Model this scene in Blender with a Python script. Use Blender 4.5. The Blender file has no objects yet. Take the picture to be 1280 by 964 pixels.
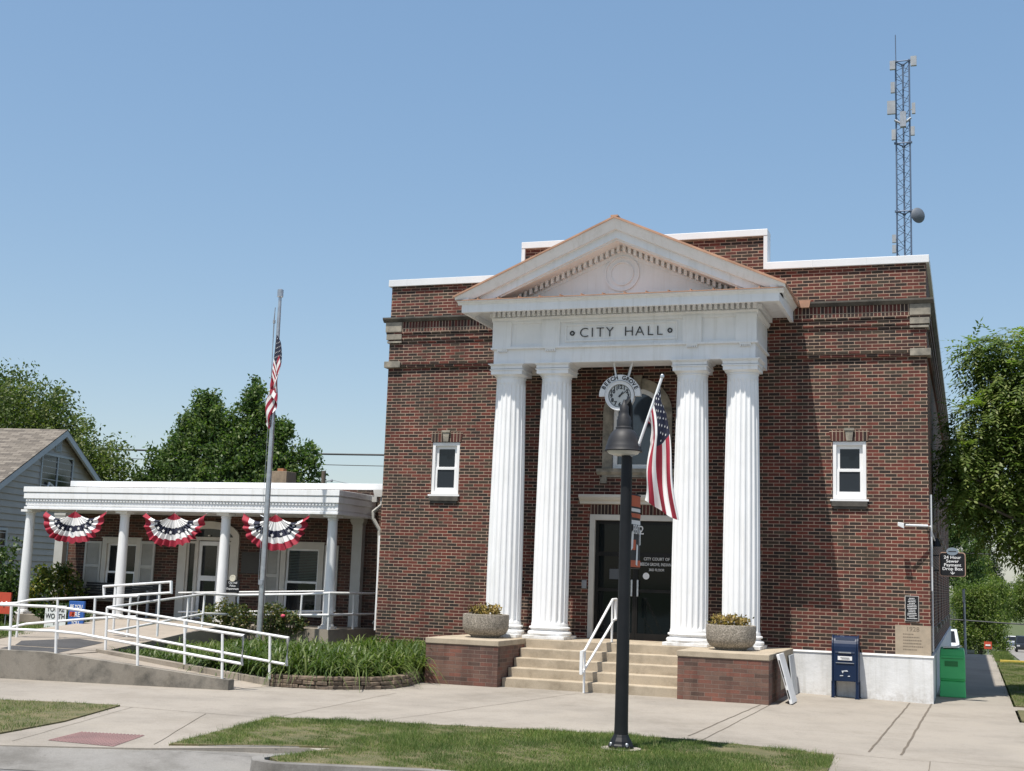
import bpy, bmesh, math, random
import numpy as np
from mathutils import Vector, Matrix
random.seed(7); RNG = np.random.default_rng(7)
C = bpy.context.scene.collection
sc = bpy.context.scene
PI = math.pi
# ------------------------------------------------------------------ helpers
def wloc(o):
    v = Vector((0, 0, 0))
    while o is not None:
        v += o.location; o = o.parent
    return v

class MB:
    """collects faces, then links them as ONE mesh object"""
    def __init__(s): s.v = []; s.f = []
    def add(s, vs, fs):
        k = len(s.v); s.v += [tuple(p) for p in vs]; s.f += [tuple(i + k for i in f) for f in fs]; return s
    def box(s, x0, x1, y0, y1, z0, z1):
        return s.add([(x0,y0,z0),(x1,y0,z0),(x1,y1,z0),(x0,y1,z0),(x0,y0,z1),(x1,y0,z1),(x1,y1,z1),(x0,y1,z1)],
                     [(0,3,2,1),(4,5,6,7),(0,1,5,4),(1,2,6,5),(2,3,7,6),(3,0,4,7)])
    def obox(s, c, ax, ay, az):
        c, ax, ay, az = map(Vector, (c, ax, ay, az)); vs = []
        for k in (-1, 1):
            for i, j in ((-1,-1),(1,-1),(1,1),(-1,1)): vs.append(c + ax*i + ay*j + az*k)
        return s.add(vs, [(0,3,2,1),(4,5,6,7),(0,1,5,4),(1,2,6,5),(2,3,7,6),(3,0,4,7)])
    def prism(s, poly, axis, a, b):
        """poly in the two other axes (counter clockwise seen from -axis for y)"""
        n = len(poly)
        def P(p, t):
            if axis == 'y': return (p[0], t, p[1])
            if axis == 'x': return (t, p[0], p[1])
            return (p[0], p[1], t)
        vs = [P(p, a) for p in poly] + [P(p, b) for p in poly]
        fs = [tuple(range(n)), tuple(range(2*n-1, n-1, -1))]
        for i in range(n):
            j = (i+1) % n; fs.append((i, i+n, j+n, j))
        return s.add(vs, fs)
    def hexa(s, bot, top):
        """prism from a polygon of 3D points to another"""
        n = len(bot); fs = [tuple(range(n-1,-1,-1)), tuple(range(n, 2*n))]
        for i in range(n):
            j = (i+1) % n; fs.append((i, j, j+n, i+n))
        return s.add(list(bot)+list(top), fs)
    def tube(s, pts, r, n=8, cap=True):
        pts = [Vector(p) for p in pts]; m = len(pts)
        rs = r if isinstance(r, (list, tuple)) else [r]*m
        vs = []; up0 = None
        for i, p in enumerate(pts):
            if i == 0: d = pts[1]-p
            elif i == m-1: d = p-pts[i-1]
            else: d = (pts[i+1]-p).normalized() + (p-pts[i-1]).normalized()
            d.normalize()
            up = Vector((0,0,1)) if abs(d.z) < .9 else Vector((0,1,0))
            if up0 is not None: up = up0
            a = d.cross(up).normalized(); b = a.cross(d).normalized(); up0 = b
            k = 1.0
            if 0 < i < m-1:
                c = (pts[i+1]-p).normalized().dot(d); k = 1/max(.5, c)
            for q in range(n):
                t = 2*PI*q/n; vs.append(p + (a*math.cos(t) + b*math.sin(t))*rs[i]*(k if m > 2 else 1))
        fs = []
        for i in range(m-1):
            for q in range(n):
                q2 = (q+1) % n; fs.append((i*n+q, i*n+q2, (i+1)*n+q2, (i+1)*n+q))
        if cap: fs += [tuple(range(n-1,-1,-1)), tuple((m-1)*n+q for q in range(n))]
        return s.add(vs, fs)
    def lathe(s, c, prof, n=24, flute=None):
        vs = []; c = Vector(c); m = len(prof)
        for r, z in prof:
            for q in range(n):
                t = 2*PI*q/n; rr = r if flute is None else flute(r, z, t)
                vs.append((c.x+rr*math.cos(t), c.y+rr*math.sin(t), c.z+z))
        fs = []
        for i in range(m-1):
            for q in range(n):
                q2 = (q+1) % n; fs.append((i*n+q, i*n+q2, (i+1)*n+q2, (i+1)*n+q))
        fs += [tuple(range(n-1,-1,-1)), tuple((m-1)*n+q for q in range(n))]
        return s.add(vs, fs)
    def quad(s, *p): return s.add(p, [tuple(range(len(p)))])
    def wall(s, x0, x1, z0, z1, y0, y1, holes=(), axis='y'):
        """slab with rectangular holes (hx0,hx1,hz0,hz1): outer, inner and reveal faces only"""
        xs = sorted({x0, x1, *[h[0] for h in holes], *[h[1] for h in holes]})
        zs = sorted({z0, z1, *[h[2] for h in holes], *[h[3] for h in holes]})
        def solid(i, j):
            if i < 0 or j < 0 or i >= len(xs)-1 or j >= len(zs)-1: return False
            cx, cz = (xs[i]+xs[i+1])/2, (zs[j]+zs[j+1])/2
            return not any(h[0] < cx < h[1] and h[2] < cz < h[3] for h in holes)
        P = (lambda x, y, z: (x, y, z)) if axis == 'y' else (lambda x, y, z: (y, x, z))
        for i in range(len(xs)-1):
            for j in range(len(zs)-1):
                if not solid(i, j): continue
                a, b, c, d = xs[i], xs[i+1], zs[j], zs[j+1]
                s.quad(P(a,y0,c), P(b,y0,c), P(b,y0,d), P(a,y0,d)); s.quad(P(a,y1,c), P(a,y1,d), P(b,y1,d), P(b,y1,c))
                if not solid(i-1, j): s.quad(P(a,y0,c), P(a,y0,d), P(a,y1,d), P(a,y1,c))
                if not solid(i+1, j): s.quad(P(b,y0,c), P(b,y1,c), P(b,y1,d), P(b,y0,d))
                if not solid(i, j-1): s.quad(P(a,y0,c), P(a,y1,c), P(b,y1,c), P(b,y0,c))
                if not solid(i, j+1): s.quad(P(a,y0,d), P(b,y0,d), P(b,y1,d), P(a,y1,d))
        return s
    def build(s, name, m, parent=None, smooth=False, loc=None, bevel=0, fix=True):
        off = wloc(parent) if parent is not None else Vector((0,0,0))
        if loc is not None: off = Vector(loc)
        me = bpy.data.meshes.new(name)
        me.from_pydata([(x-off.x, y-off.y, z-off.z) for x, y, z in s.v], [], s.f); me.update()
        if fix:
            bm = bmesh.new(); bm.from_mesh(me); bmesh.ops.recalc_face_normals(bm, faces=bm.faces); bm.to_mesh(me); bm.free()
        me.materials.append(m)
        o = bpy.data.objects.new(name, me); C.objects.link(o)
        if parent is not None: o.parent = parent
        elif loc is not None: o.location = loc
        if smooth:
            me.polygons.foreach_set('use_smooth', [True]*len(me.polygons))
            try: me.set_sharp_from_angle(angle=math.radians(40))
            except Exception: pass
        if bevel:
            b = o.modifiers.new('bevel', 'BEVEL'); b.width = bevel; b.segments = 2; b.limit_method = 'ANGLE'
        return o

def np_mesh(name, V, F, m, parent=None, loc=None, smooth=False):
    """fast mesh from arrays, F (n,k)"""
    off = wloc(parent) if parent is not None else Vector((0,0,0))
    if loc is not None: off = Vector(loc)
    V = np.asarray(V, dtype=np.float32) - np.array(off, dtype=np.float32); F = np.asarray(F, dtype=np.int32); n, k = F.shape
    me = bpy.data.meshes.new(name)
    me.vertices.add(len(V)); me.vertices.foreach_set('co', V.ravel())
    me.loops.add(n*k); me.loops.foreach_set('vertex_index', F.ravel())
    me.polygons.add(n); me.polygons.foreach_set('loop_start', np.arange(n, dtype=np.int32)*k)
    me.update(calc_edges=True); me.validate()
    me.materials.append(m)
    o = bpy.data.objects.new(name, me); C.objects.link(o)
    if parent is not None: o.parent = parent
    elif loc is not None: o.location = loc
    if smooth: me.polygons.foreach_set('use_smooth', [True]*len(me.polygons))
    return o

def tag(o, label=None, cat=None, group=None, kind=None):
    if label: o['label'] = label
    if cat: o['category'] = cat
    if group: o['group'] = group
    if kind: o['kind'] = kind
    return o
def empty(name, loc, label=None, cat=None, group=None):
    o = bpy.data.objects.new(name, None); C.objects.link(o); o.location = loc; o.empty_display_size = .2
    return tag(o, label, cat, group)
def dup(root, loc, label, group=None, rotz=None):
    r = root.copy(); C.objects.link(r); r.location = loc; r['label'] = label
    if rotz is not None: r.rotation_euler = (0, 0, rotz)
    if group: r['group'] = group
    for ch in list(root.children):
        c = ch.copy(); C.objects.link(c); c.parent = r
        for g in list(ch.children):
            d = g.copy(); C.objects.link(d); d.parent = c
    return r

def text(name, s, size, loc, m, parent=None, depth=.004, rot=(PI/2,0,0), align='CENTER', sx=1.0, bold=0.0, offset=None):
    cu = bpy.data.curves.new(name, 'FONT'); cu.body = s; cu.size = size; cu.extrude = depth
    cu.align_x = align; cu.align_y = 'CENTER'; cu.offset = bold; cu.resolution_u = 3
    t = bpy.data.objects.new(name, cu); C.objects.link(t)
    bpy.context.view_layer.update()
    me = bpy.data.meshes.new_from_object(t.evaluated_get(bpy.context.evaluated_depsgraph_get()))
    bpy.data.objects.remove(t); bpy.data.curves.remove(cu)
    from mathutils import Euler
    M = Matrix.Translation(Vector(loc) - (wloc(parent) if parent else Vector((0,0,0)))) @ Euler(rot).to_matrix().to_4x4() @ Matrix.Diagonal((sx,1,1,1))
    me.transform(M); me.materials.clear(); me.materials.append(m); me.name = name
    o = bpy.data.objects.new(name, me); C.objects.link(o)
    if parent: o.parent = parent
    return o

# ------------------------------------------------------------------ materials
def newmat(name):
    m = bpy.data.materials.new(name); m.use_nodes = True; nt = m.node_tree
    return m, nt, nt.nodes['Principled BSDF']
def N(nt, typ, **kw):
    n = nt.nodes.new(typ)
    for k, v in kw.items(): setattr(n, k, v)
    return n
def ramp(nt, fac, stops, interp='LINEAR'):
    r = N(nt, 'ShaderNodeValToRGB'); r.color_ramp.interpolation = interp
    el = r.color_ramp.elements
    while len(el) < len(stops): el.new(.5)
    for e, (p, c) in zip(el, stops): e.position = p; e.color = (*c, 1)
    nt.links.new(fac, r.inputs[0]); return r.outputs[0]
def mixc(nt, a, b, f, mode='MIX'):
    n = N(nt, 'ShaderNodeMix', data_type='RGBA', blend_type=mode)
    for sock, v in ((n.inputs[0], f), (n.inputs[6], a), (n.inputs[7], b)):
        if isinstance(v, (int, float)): sock.default_value = v
        elif isinstance(v, tuple): sock.default_value = (*v, 1)
        else: nt.links.new(v, sock)
    return n.outputs[2]
def noise(nt, scale, detail=4, vec=None, rough=.6):
    n = N(nt, 'ShaderNodeTexNoise'); n.inputs['Scale'].default_value = scale; n.inputs['Detail'].default_value = detail
    n.inputs['Roughness'].default_value = rough
    if vec is None:
        vec = N(nt, 'ShaderNodeNewGeometry').outputs['Position']
    nt.links.new(vec, n.inputs['Vector']); return n.outputs['Fac']
def bump(nt, bs, h, strength=.3, dist=.01):
    b = N(nt, 'ShaderNodeBump'); b.inputs['Strength'].default_value = strength; b.inputs['Distance'].default_value = dist
    nt.links.new(h, b.inputs['Height']); nt.links.new(b.outputs[0], bs.inputs['Normal'])
def simple(name, c1, c2=None, scale=3, rough=.6, metal=0, bscale=None, bstr=.2, spec=.5, lo=.35, hi=.65):
    m, nt, bs = newmat(name)
    bs.inputs['Roughness'].default_value = rough; bs.inputs['Metallic'].default_value = metal
    bs.inputs['Specular IOR Level'].default_value = spec
    if c2 is None: c2 = tuple(x*.88 for x in c1)
    nt.links.new(ramp(nt, noise(nt, scale), [(lo, c1), (hi, c2)]), bs.inputs['Base Color'])
    if bscale: bump(nt, bs, noise(nt, bscale, 3), bstr)
    return m

def brick_mat(name, bw=.215, bh=.0645, mortar=.0105, shades=None, mort=(.50,.40,.31), dirt=.25, soldier=False, bmp=.5):
    m, nt, bs = newmat(name)
    g = N(nt, 'ShaderNodeNewGeometry')
    sp = N(nt, 'ShaderNodeSeparateXYZ'); nt.links.new(g.outputs['Position'], sp.inputs[0])
    sn = N(nt, 'ShaderNodeSeparateXYZ'); nt.links.new(g.outputs['True Normal'], sn.inputs[0])
    ab = N(nt, 'ShaderNodeMath', operation='ABSOLUTE'); nt.links.new(sn.outputs[0], ab.inputs[0])
    gt = N(nt, 'ShaderNodeMath', operation='GREATER_THAN'); nt.links.new(ab.outputs[0], gt.inputs[0]); gt.inputs[1].default_value = .7
    mx = N(nt, 'ShaderNodeMix', data_type='FLOAT'); nt.links.new(gt.outputs[0], mx.inputs[0])
    nt.links.new(sp.outputs[0], mx.inputs[2]); nt.links.new(sp.outputs[1], mx.inputs[3])
    cb = N(nt, 'ShaderNodeCombineXYZ')
    if soldier: nt.links.new(sp.outputs[2], cb.inputs[0]); nt.links.new(mx.outputs[0], cb.inputs[1])
    else: nt.links.new(mx.outputs[0], cb.inputs[0]); nt.links.new(sp.outputs[2], cb.inputs[1])
    # slight waviness of the courses
    nz = N(nt, 'ShaderNodeTexNoise'); nz.inputs['Scale'].default_value = 6; nt.links.new(g.outputs['Position'], nz.inputs['Vector'])
    va = N(nt, 'ShaderNodeVectorMath', operation='SCALE'); va.inputs['Scale'].default_value = .004; nt.links.new(nz.outputs['Color'], va.inputs[0])
    vb = N(nt, 'ShaderNodeVectorMath', operation='ADD'); nt.links.new(cb.outputs[0], vb.inputs[0]); nt.links.new(va.outputs[0], vb.inputs[1])
    bt = N(nt, 'ShaderNodeTexBrick'); nt.links.new(vb.outputs[0], bt.inputs['Vector'])
    bt.inputs['Scale'].default_value = 1; bt.inputs['Brick Width'].default_value = bw; bt.inputs['Row Height'].default_value = bh
    bt.inputs['Mortar Size'].default_value = mortar/2; bt.inputs['Mortar Smooth'].default_value = .1
    bt.inputs['Color1'].default_value = (0,0,0,1); bt.inputs['Color2'].default_value = (1,1,1,1); bt.inputs['Bias'].default_value = 0
    if soldier: bt.offset = 0
    sh = shades or [(0,(.060,.030,.022)),(.16,(.105,.060,.036)),(.30,(.150,.044,.030)),(.48,(.200,.056,.036)),(.66,(.160,.044,.032)),(.80,(.115,.036,.028)),(.92,(.085,.062,.036))]
    col = ramp(nt, bt.outputs['Color'], sh, 'CONSTANT')
    # clusters of darker and redder brick, plus weathering
    col = mixc(nt, col, ramp(nt, noise(nt, .9, 3), [(.35,(.74,.74,.76)),(.65,(1.12,1.06,1.02))]), 1.0, 'MULTIPLY')
    col = mixc(nt, col, ramp(nt, noise(nt, 45, 3), [(.3,(.78,.78,.78)),(.7,(1.15,1.12,1.1))]), .8, 'MULTIPLY')
    mo = ramp(nt, noise(nt, 1.7, 5, rough=.7), [(.30, tuple(x*.50 for x in mort)), (.48, tuple(x*.85 for x in mort)), (.70, tuple(min(1,x*1.12) for x in mort))])
    col = mixc(nt, col, mo, bt.outputs['Fac'])
    mp = N(nt, 'ShaderNodeMapping'); mp.inputs['Scale'].default_value = (2.4, 2.4, .22); nt.links.new(g.outputs['Position'], mp.inputs['Vector'])
    col = mixc(nt, col, ramp(nt, noise(nt, 1.0, 5, vec=mp.outputs[0], rough=.65), [(.32,(.60,.585,.57)),(.50,(1,1,1)),(.72,(1.08,1.04,1.0))]), .9, 'MULTIPLY')
    nt.links.new(col, bs.inputs['Base Color']); bs.inputs['Roughness'].default_value = .85
    inv = N(nt, 'ShaderNodeMath', operation='SUBTRACT'); inv.inputs[0].default_value = 1; nt.links.new(bt.outputs['Fac'], inv.inputs[1])
    ad = N(nt, 'ShaderNodeMath', operation='MULTIPLY_ADD'); nt.links.new(noise(nt, 60, 3), ad.inputs[0]); ad.inputs[1].default_value = .3; nt.links.new(inv.outputs[0], ad.inputs[2])
    bump(nt, bs, ad.outputs[0], bmp, .008)
    return m

def leaf_mat(name, cols, trans=.35, rough=.5):
    m, nt, bs = newmat(name)
    g = N(nt, 'ShaderNodeNewGeometry')
    col = ramp(nt, g.outputs['Random Per Island'], [(i/(len(cols)-1), c) for i, c in enumerate(cols)])
    col = mixc(nt, col, ramp(nt, noise(nt, .8, 2), [(.35,(.72,.78,.7)),(.65,(1.2,1.15,1.0))]), 1.0, 'MULTIPLY')
    nt.links.new(col, bs.inputs['Base Color']); bs.inputs['Roughness'].default_value = rough
    bs.inputs['Specular IOR Level'].default_value = .35
    tr = N(nt, 'ShaderNodeBsdfTranslucent'); nt.links.new(mixc(nt, col, (1.0,1.25,.5), 1.0, 'MULTIPLY'), tr.inputs['Color'])
    ms = N(nt, 'ShaderNodeMixShader'); ms.inputs[0].default_value = trans
    nt.links.new(bs.outputs[0], ms.inputs[1]); nt.links.new(tr.outputs[0], ms.inputs[2])
    nt.links.new(ms.outputs[0], nt.nodes['Material Output'].inputs['Surface'])
    return m
def concrete(name, base, stain, rough=.9, sc=1.2, crack=False):
    m, nt, bs = newmat(name)
    col = ramp(nt, noise(nt, sc, 6, rough=.65), [(.3, stain), (.52, base), (.75, tuple(min(1, x*1.06) for x in base))])
    col = mixc(nt, col, ramp(nt, noise(nt, 70, 2), [(.3,(.86,.86,.86)),(.7,(1.08,1.08,1.08))]), 1.0, 'MULTIPLY')
    col = mixc(nt, col, ramp(nt, noise(nt, 9, 5, rough=.75), [(.28,(.80,.79,.77)),(.45,(1,1,1))]), .8, 'MULTIPLY')
    vo = N(nt, 'ShaderNodeTexVoronoi'); vo.inputs['Scale'].default_value = 2.3; nt.links.new(N(nt, 'ShaderNodeNewGeometry').outputs['Position'], vo.inputs['Vector'])
    col = mixc(nt, col, ramp(nt, vo.outputs['Distance'], [(.035,(.62,.61,.60)),(.06,(1,1,1))]), .55, 'MULTIPLY')
    col = mixc(nt, col, ramp(nt, noise(nt, .55, 6, rough=.72), [(.36,(.84,.83,.81)),(.50,(1,1,1)),(.66,(1.05,1.045,1.03))]), .9, 'MULTIPLY')
    nt.links.new(col, bs.inputs['Base Color']); bs.inputs['Roughness'].default_value = rough
    bump(nt, bs, noise(nt, 90, 3), .25, .004)
    return m
def glass_mat(name, c=(.008,.011,.014), rough=.04, spec=.5):
    m, nt, bs = newmat(name); bs.inputs['Base Color'].default_value = (*c, 1); bs.inputs['Roughness'].default_value = rough
    bs.inputs['Specular IOR Level'].default_value = spec
    b = N(nt, 'ShaderNodeBump'); b.inputs['Strength'].default_value = .03; nt.links.new(noise(nt, 1.5, 2), b.inputs['Height']); nt.links.new(b.outputs[0], bs.inputs['Normal'])
    return m

BR = brick_mat('brick', mortar=.0112, mort=(.44,.32,.24), shades=[(0,(.024,.015,.012)),(.15,(.044,.031,.020)),(.30,(.098,.026,.018)),(.46,(.140,.033,.021)),(.60,(.112,.028,.019)),(.72,(.060,.022,.016)),(.84,(.038,.020,.015)),(.93,(.050,.037,.024))])
BR_SOLD = brick_mat('brick_soldier', soldier=True, bw=.205, bh=.07, mortar=.012, mort=(.45,.36,.27), shades=[(0,(.035,.02,.016)),(.3,(.085,.023,.018)),(.6,(.115,.028,.02)),(.85,(.055,.022,.017))])
BR_ANX = brick_mat('brick_annex', bw=.215, bh=.066, mort=(.24,.185,.14),
                   shades=[(0,(.040,.022,.017)),(.25,(.078,.034,.024)),(.5,(.105,.042,.028)),(.75,(.065,.029,.021)),(.9,(.055,.037,.025))])
BR_PIER = brick_mat('brick_pier', bw=.235, bh=.069, mortar=.009, mort=(.21,.155,.125), bmp=.7,
                    shades=[(0,(.095,.058,.045)),(.2,(.150,.080,.060)),(.4,(.185,.080,.058)),(.6,(.130,.072,.056)),(.8,(.165,.098,.074))])
WHITE = simple('white_paint', (.83,.835,.84), (.79,.795,.80), 2.0, .5)
WHITE_MASON = simple('white_painted_masonry', (.70,.70,.70), (.60,.60,.59), 1.6, .75, bscale=14, bstr=.5)
def weathered(name, c1, c2, grime, z0, z1, streak=.5, rough=.55, bsc=None):
    m, nt, bs = newmat(name); col = ramp(nt, noise(nt, 2.2, 5), [(.35, c1), (.65, c2)])
    g = N(nt, 'ShaderNodeNewGeometry'); mp = N(nt, 'ShaderNodeMapping'); mp.inputs['Scale'].default_value = (9, 9, .55); nt.links.new(g.outputs['Position'], mp.inputs['Vector'])
    st = ramp(nt, noise(nt, 1.0, 5, vec=mp.outputs[0], rough=.7), [(.30,(.80,.79,.76)),(.50,(1,1,1))]); col = mixc(nt, col, st, streak, 'MULTIPLY')
    sp = N(nt, 'ShaderNodeSeparateXYZ'); nt.links.new(g.outputs['Position'], sp.inputs[0])
    mr = N(nt, 'ShaderNodeMapRange'); nt.links.new(sp.outputs[2], mr.inputs['Value']); mr.inputs['From Min'].default_value = z0; mr.inputs['From Max'].default_value = z1; mr.inputs['To Min'].default_value = .62; mr.inputs['To Max'].default_value = 0
    mm = N(nt, 'ShaderNodeMath', operation='MULTIPLY'); nt.links.new(mr.outputs[0], mm.inputs[0]); nt.links.new(ramp(nt, noise(nt, 7, 5, rough=.7), [(.40,(0,0,0)),(.62,(1,1,1))]), mm.inputs[1])
    col = mixc(nt, col, grime, mm.outputs[0]); nt.links.new(col, bs.inputs['Base Color']); bs.inputs['Roughness'].default_value = rough
    if bsc: bump(nt, bs, noise(nt, bsc, 4), .5)
    return m
WHITE = weathered('white_paint', (.83,.835,.84), (.78,.785,.785), (.42,.38,.32), .86, 1.15, .55)
WHITE_MASON = weathered('white_painted_masonry', (.72,.72,.72), (.63,.63,.62), (.30,.26,.21), -.02, .30, .7, .75, 14)
WHITE_METAL = simple('white_metal', (.72,.73,.74), (.66,.67,.68), 1.2, .4)
PIPE = simple('white_pipe_paint', (.80,.80,.80), (.70,.70,.69), 9, .4)
VINYL = simple('white_vinyl', (.82,.82,.82), (.78,.78,.78), 3, .35)
COPPER = simple('copper_sheet', (.54,.315,.205), (.40,.225,.145), 2.5, .45, metal=.3)
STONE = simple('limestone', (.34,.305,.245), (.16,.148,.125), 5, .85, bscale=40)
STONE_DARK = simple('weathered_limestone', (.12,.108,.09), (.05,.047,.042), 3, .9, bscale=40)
CORNERSTONE = simple('cornerstone_limestone', (.42,.34,.25), (.34,.28,.21), 6, .85, bscale=60)
CORNERSTONE_CUT = simple('engraved_stone', (.22,.175,.13), (.18,.15,.11), 9, .9)
STEPC = concrete('step_concrete', (.40,.335,.25), (.29,.24,.175), sc=2.2)
WALKC = concrete('sidewalk_concrete', (.30,.268,.228), (.235,.21,.178), sc=.45)
RAMPC = concrete('ramp_concrete', (.30,.26,.21), (.19,.165,.135), sc=1.6)
WALLC = concrete('weathered_concrete', (.24,.215,.18), (.10,.093,.08), sc=2.6)
JOINT = simple('joint_dirt', (.10,.085,.065), (.16,.13,.10), 6, .95)
ASPH = concrete('asphalt', (.165,.163,.16), (.125,.125,.123), sc=.7)
GUTTER = concrete('gutter_concrete', (.215,.205,.19), (.15,.142,.13), sc=1.1)
ROADPAINT = simple('road_paint', (.75,.75,.73), (.5,.5,.49), 14, .7)
YELLOW = simple('yellow_kerb_paint', (.62,.46,.07), (.5,.38,.08), 9, .7)
TACT = simple('tactile_red', (.265,.160,.150), (.19,.12,.115), 3, .8)
BLACK = simple('black_metal', (.008,.009,.011), (.012,.013,.015), 5, .5, spec=.28)
LAMPMET = simple('charcoal_cast_metal', (.018,.018,.02), (.027,.027,.03), 6, .55, spec=.35)
ALU = simple('aluminium', (.55,.56,.58), (.42,.43,.45), 9, .35, metal=.8)
GALV = simple('galvanised_steel', (.38,.40,.43), (.28,.30,.33), 12, .5, metal=.5)
TOWERM = simple('tower_steel', (.115,.16,.24), (.09,.125,.19), 5, .5, metal=.2)
GLASS = glass_mat('window_glass'); GLASS2 = glass_mat('screen_glass', (.022,.027,.033), .35, .35)
GLASSD = glass_mat('door_glass', (.003,.006,.007), .05, .22)
DOORM = simple('bronze_door_frame', (.008,.0075,.007), (.012,.011,.010), 5, .45, spec=.25)
BLINDS = simple('window_blind', (.05,.07,.065), (.035,.05,.047), 3, .5)
SHUT = simple('shutter_paint', (.50,.49,.46), (.45,.44,.41), 3, .55)
TRIM = simple('cream_trim_paint', (.62,.59,.53), (.55,.52,.47), 3, .55)
INK = simple('black_lettering', (.015,.016,.018), (.02,.02,.022), 5, .5)
WLET = simple('white_lettering', (.8,.8,.8), (.75,.75,.75), 5, .5)
RED = simple('flag_red', (.33,.016,.038), (.26,.012,.03), 5, .75)
FWHITE = simple('flag_white', (.74,.73,.72), (.66,.65,.64), 5, .75)
NAVY = simple('flag_navy', (.009,.012,.036), (.007,.010,.028), 5, .75)
ORANGE = simple('banner_orange', (.50,.11,.045), (.42,.09,.04), 6, .7)
MAILBLUE = simple('mailbox_blue', (.004,.014,.046), (.006,.019,.054), 4, .45, spec=.3)
GREEN = simple('green_plastic', (.07,.54,.17), (.055,.47,.145), 2, .45)
GREEND = simple('green_recess', (.018,.21,.05), (.016,.18,.045), 2, .5)
SIGNBLUE = simple('blue_plastic', (.03,.11,.38), (.025,.095,.33), 4, .5)
SIGNRED = simple('red_sign_paint', (.52,.07,.035), (.45,.06,.03), 4, .55)
EXPOSED = None
def expo():
    m, nt, bs = newmat('exposed_aggregate')
    v = N(nt, 'ShaderNodeTexVoronoi'); v.inputs['Scale'].default_value = 62
    nt.links.new(N(nt, 'ShaderNodeNewGeometry').outputs['Position'], v.inputs['Vector'])
    col = ramp(nt, v.outputs['Color'], [(0,(.12,.105,.085)),(.4,(.23,.205,.165)),(.75,(.34,.30,.25)),(1,(.48,.43,.37))])
    col = mixc(nt, col, ramp(nt, noise(nt, 5, 3), [(.3,(.8,.8,.8)),(.7,(1.1,1.1,1.1))]), 1.0, 'MULTIPLY')
    nt.links.new(col, bs.inputs['Base Color']); bs.inputs['Roughness'].default_value = .9
    bump(nt, bs, v.outputs['Distance'], .8, .006); return m
EXPOSED = expo()
ROCK = simple('wall_rock', (.21,.155,.11), (.105,.08,.06), 7, .9, bscale=26, bstr=.8)
SOIL = simple('soil', (.06,.045,.03), (.035,.027,.02), 6, .95, bscale=30, bstr=.6)
LAWN = simple('lawn_base', (.085,.085,.034), (.15,.125,.062), 3.5, .95, bscale=40, bstr=.5)
GRASS = leaf_mat('grass_blade', [(.040,.088,.016),(.070,.130,.026),(.105,.170,.036),(.165,.215,.065),(.31,.29,.15)], .25, .7)
LILY = leaf_mat('daylily_leaf', [(.045,.082,.018),(.080,.125,.030),(.118,.160,.048),(.18,.21,.085)], .35, .42)
BUSHM = leaf_mat('bush_leaf', [(.020,.045,.012),(.035,.070,.018),(.060,.105,.028),(.10,.13,.04)], .25, .45)
VARIEG = leaf_mat('variegated_bush_leaf', [(.035,.07,.015),(.07,.12,.02),(.15,.17,.03),(.25,.22,.05)], .3, .45)
ROSEL = leaf_mat('rose_leaf', [(.035,.06,.02),(.06,.09,.03),(.10,.12,.045),(.26,.20,.08)], .3, .45)
FLOWL = leaf_mat('planter_flower', [(.05,.06,.02),(.14,.09,.025),(.36,.25,.06),(.45,.36,.18),(.10,.055,.025),(.06,.05,.03)], .3, .5)
LEAF_A = leaf_mat('leaf_willow_green', [(.055,.085,.025),(.092,.130,.038),(.135,.172,.054),(.20,.22,.09)], .40)
LEAF_B = leaf_mat('leaf_deep_green', [(.042,.082,.030),(.075,.130,.042),(.12,.178,.062),(.18,.225,.09)], .42)
LEAF_C = leaf_mat('leaf_ash_green', [(.075,.118,.030),(.12,.175,.042),(.175,.23,.062),(.27,.30,.12)], .46)
LEAF_D = leaf_mat('leaf_spruce', [(.014,.032,.014),(.024,.050,.018),(.036,.068,.024)], .15)
LEAF_R = leaf_mat('leaf_copper', [(.07,.03,.02),(.13,.055,.03),(.06,.06,.02)], .3)
BARK = simple('bark', (.10,.08,.06), (.05,.04,.03), 9, .95, bscale=20, bstr=.8)
def siding():
    m, nt, bs = newmat('grey_siding')
    nt.links.new(ramp(nt, noise(nt, 1.5), [(.35,(.42,.40,.365)),(.65,(.37,.352,.32))]), bs.inputs['Base Color']); bs.inputs['Roughness'].default_value = .6
    return m
SIDING = siding()
def shingle():
    m, nt, bs = newmat('roof_shingle')
    tc = N(nt, 'ShaderNodeTexCoord'); mp = N(nt, 'ShaderNodeMapping'); mp.inputs['Rotation'].default_value = (0,0,math.radians(-12))
    nt.links.new(tc.outputs['Object'], mp.inputs['Vector'])
    bt = N(nt, 'ShaderNodeTexBrick'); bt.inputs['Scale'].default_value = 1; bt.inputs['Brick Width'].default_value = .32; bt.inputs['Row Height'].default_value = .13
    bt.inputs['Mortar Size'].default_value = .008; bt.inputs['Color1'].default_value = (0,0,0,1); bt.inputs['Color2'].default_value = (1,1,1,1)
    nt.links.new(mp.outputs[0], bt.inputs['Vector'])
    col = ramp(nt, bt.outputs['Color'], [(0,(.095,.082,.068)),(.5,(.145,.125,.102)),(1,(.20,.175,.145))])
    col = mixc(nt, col, (.05,.04,.033), bt.outputs['Fac']); nt.links.new(col, bs.inputs['Base Color']); bs.inputs['Roughness'].default_value = .9
    return m
SHINGLE = shingle()
TRIMGREY = simple('pale_grey_trim', (.42,.46,.49), (.38,.42,.45), 3, .5)
CHIMB = simple('chimney_stone', (.30,.23,.16), (.20,.155,.11), 6, .9)
TERRA = simple('terracotta', (.36,.17,.08), (.30,.14,.07), 6, .8)
WOOD = simple('bench_wood', (.022,.022,.024), (.034,.033,.034), 6, .5)
RUBBER = simple('tyre_rubber', (.015,.015,.016), (.02,.02,.02), 5, .8)
WIREM = simple('cable_sheath', (.02,.022,.026), (.03,.032,.036), 5, .6)
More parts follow.
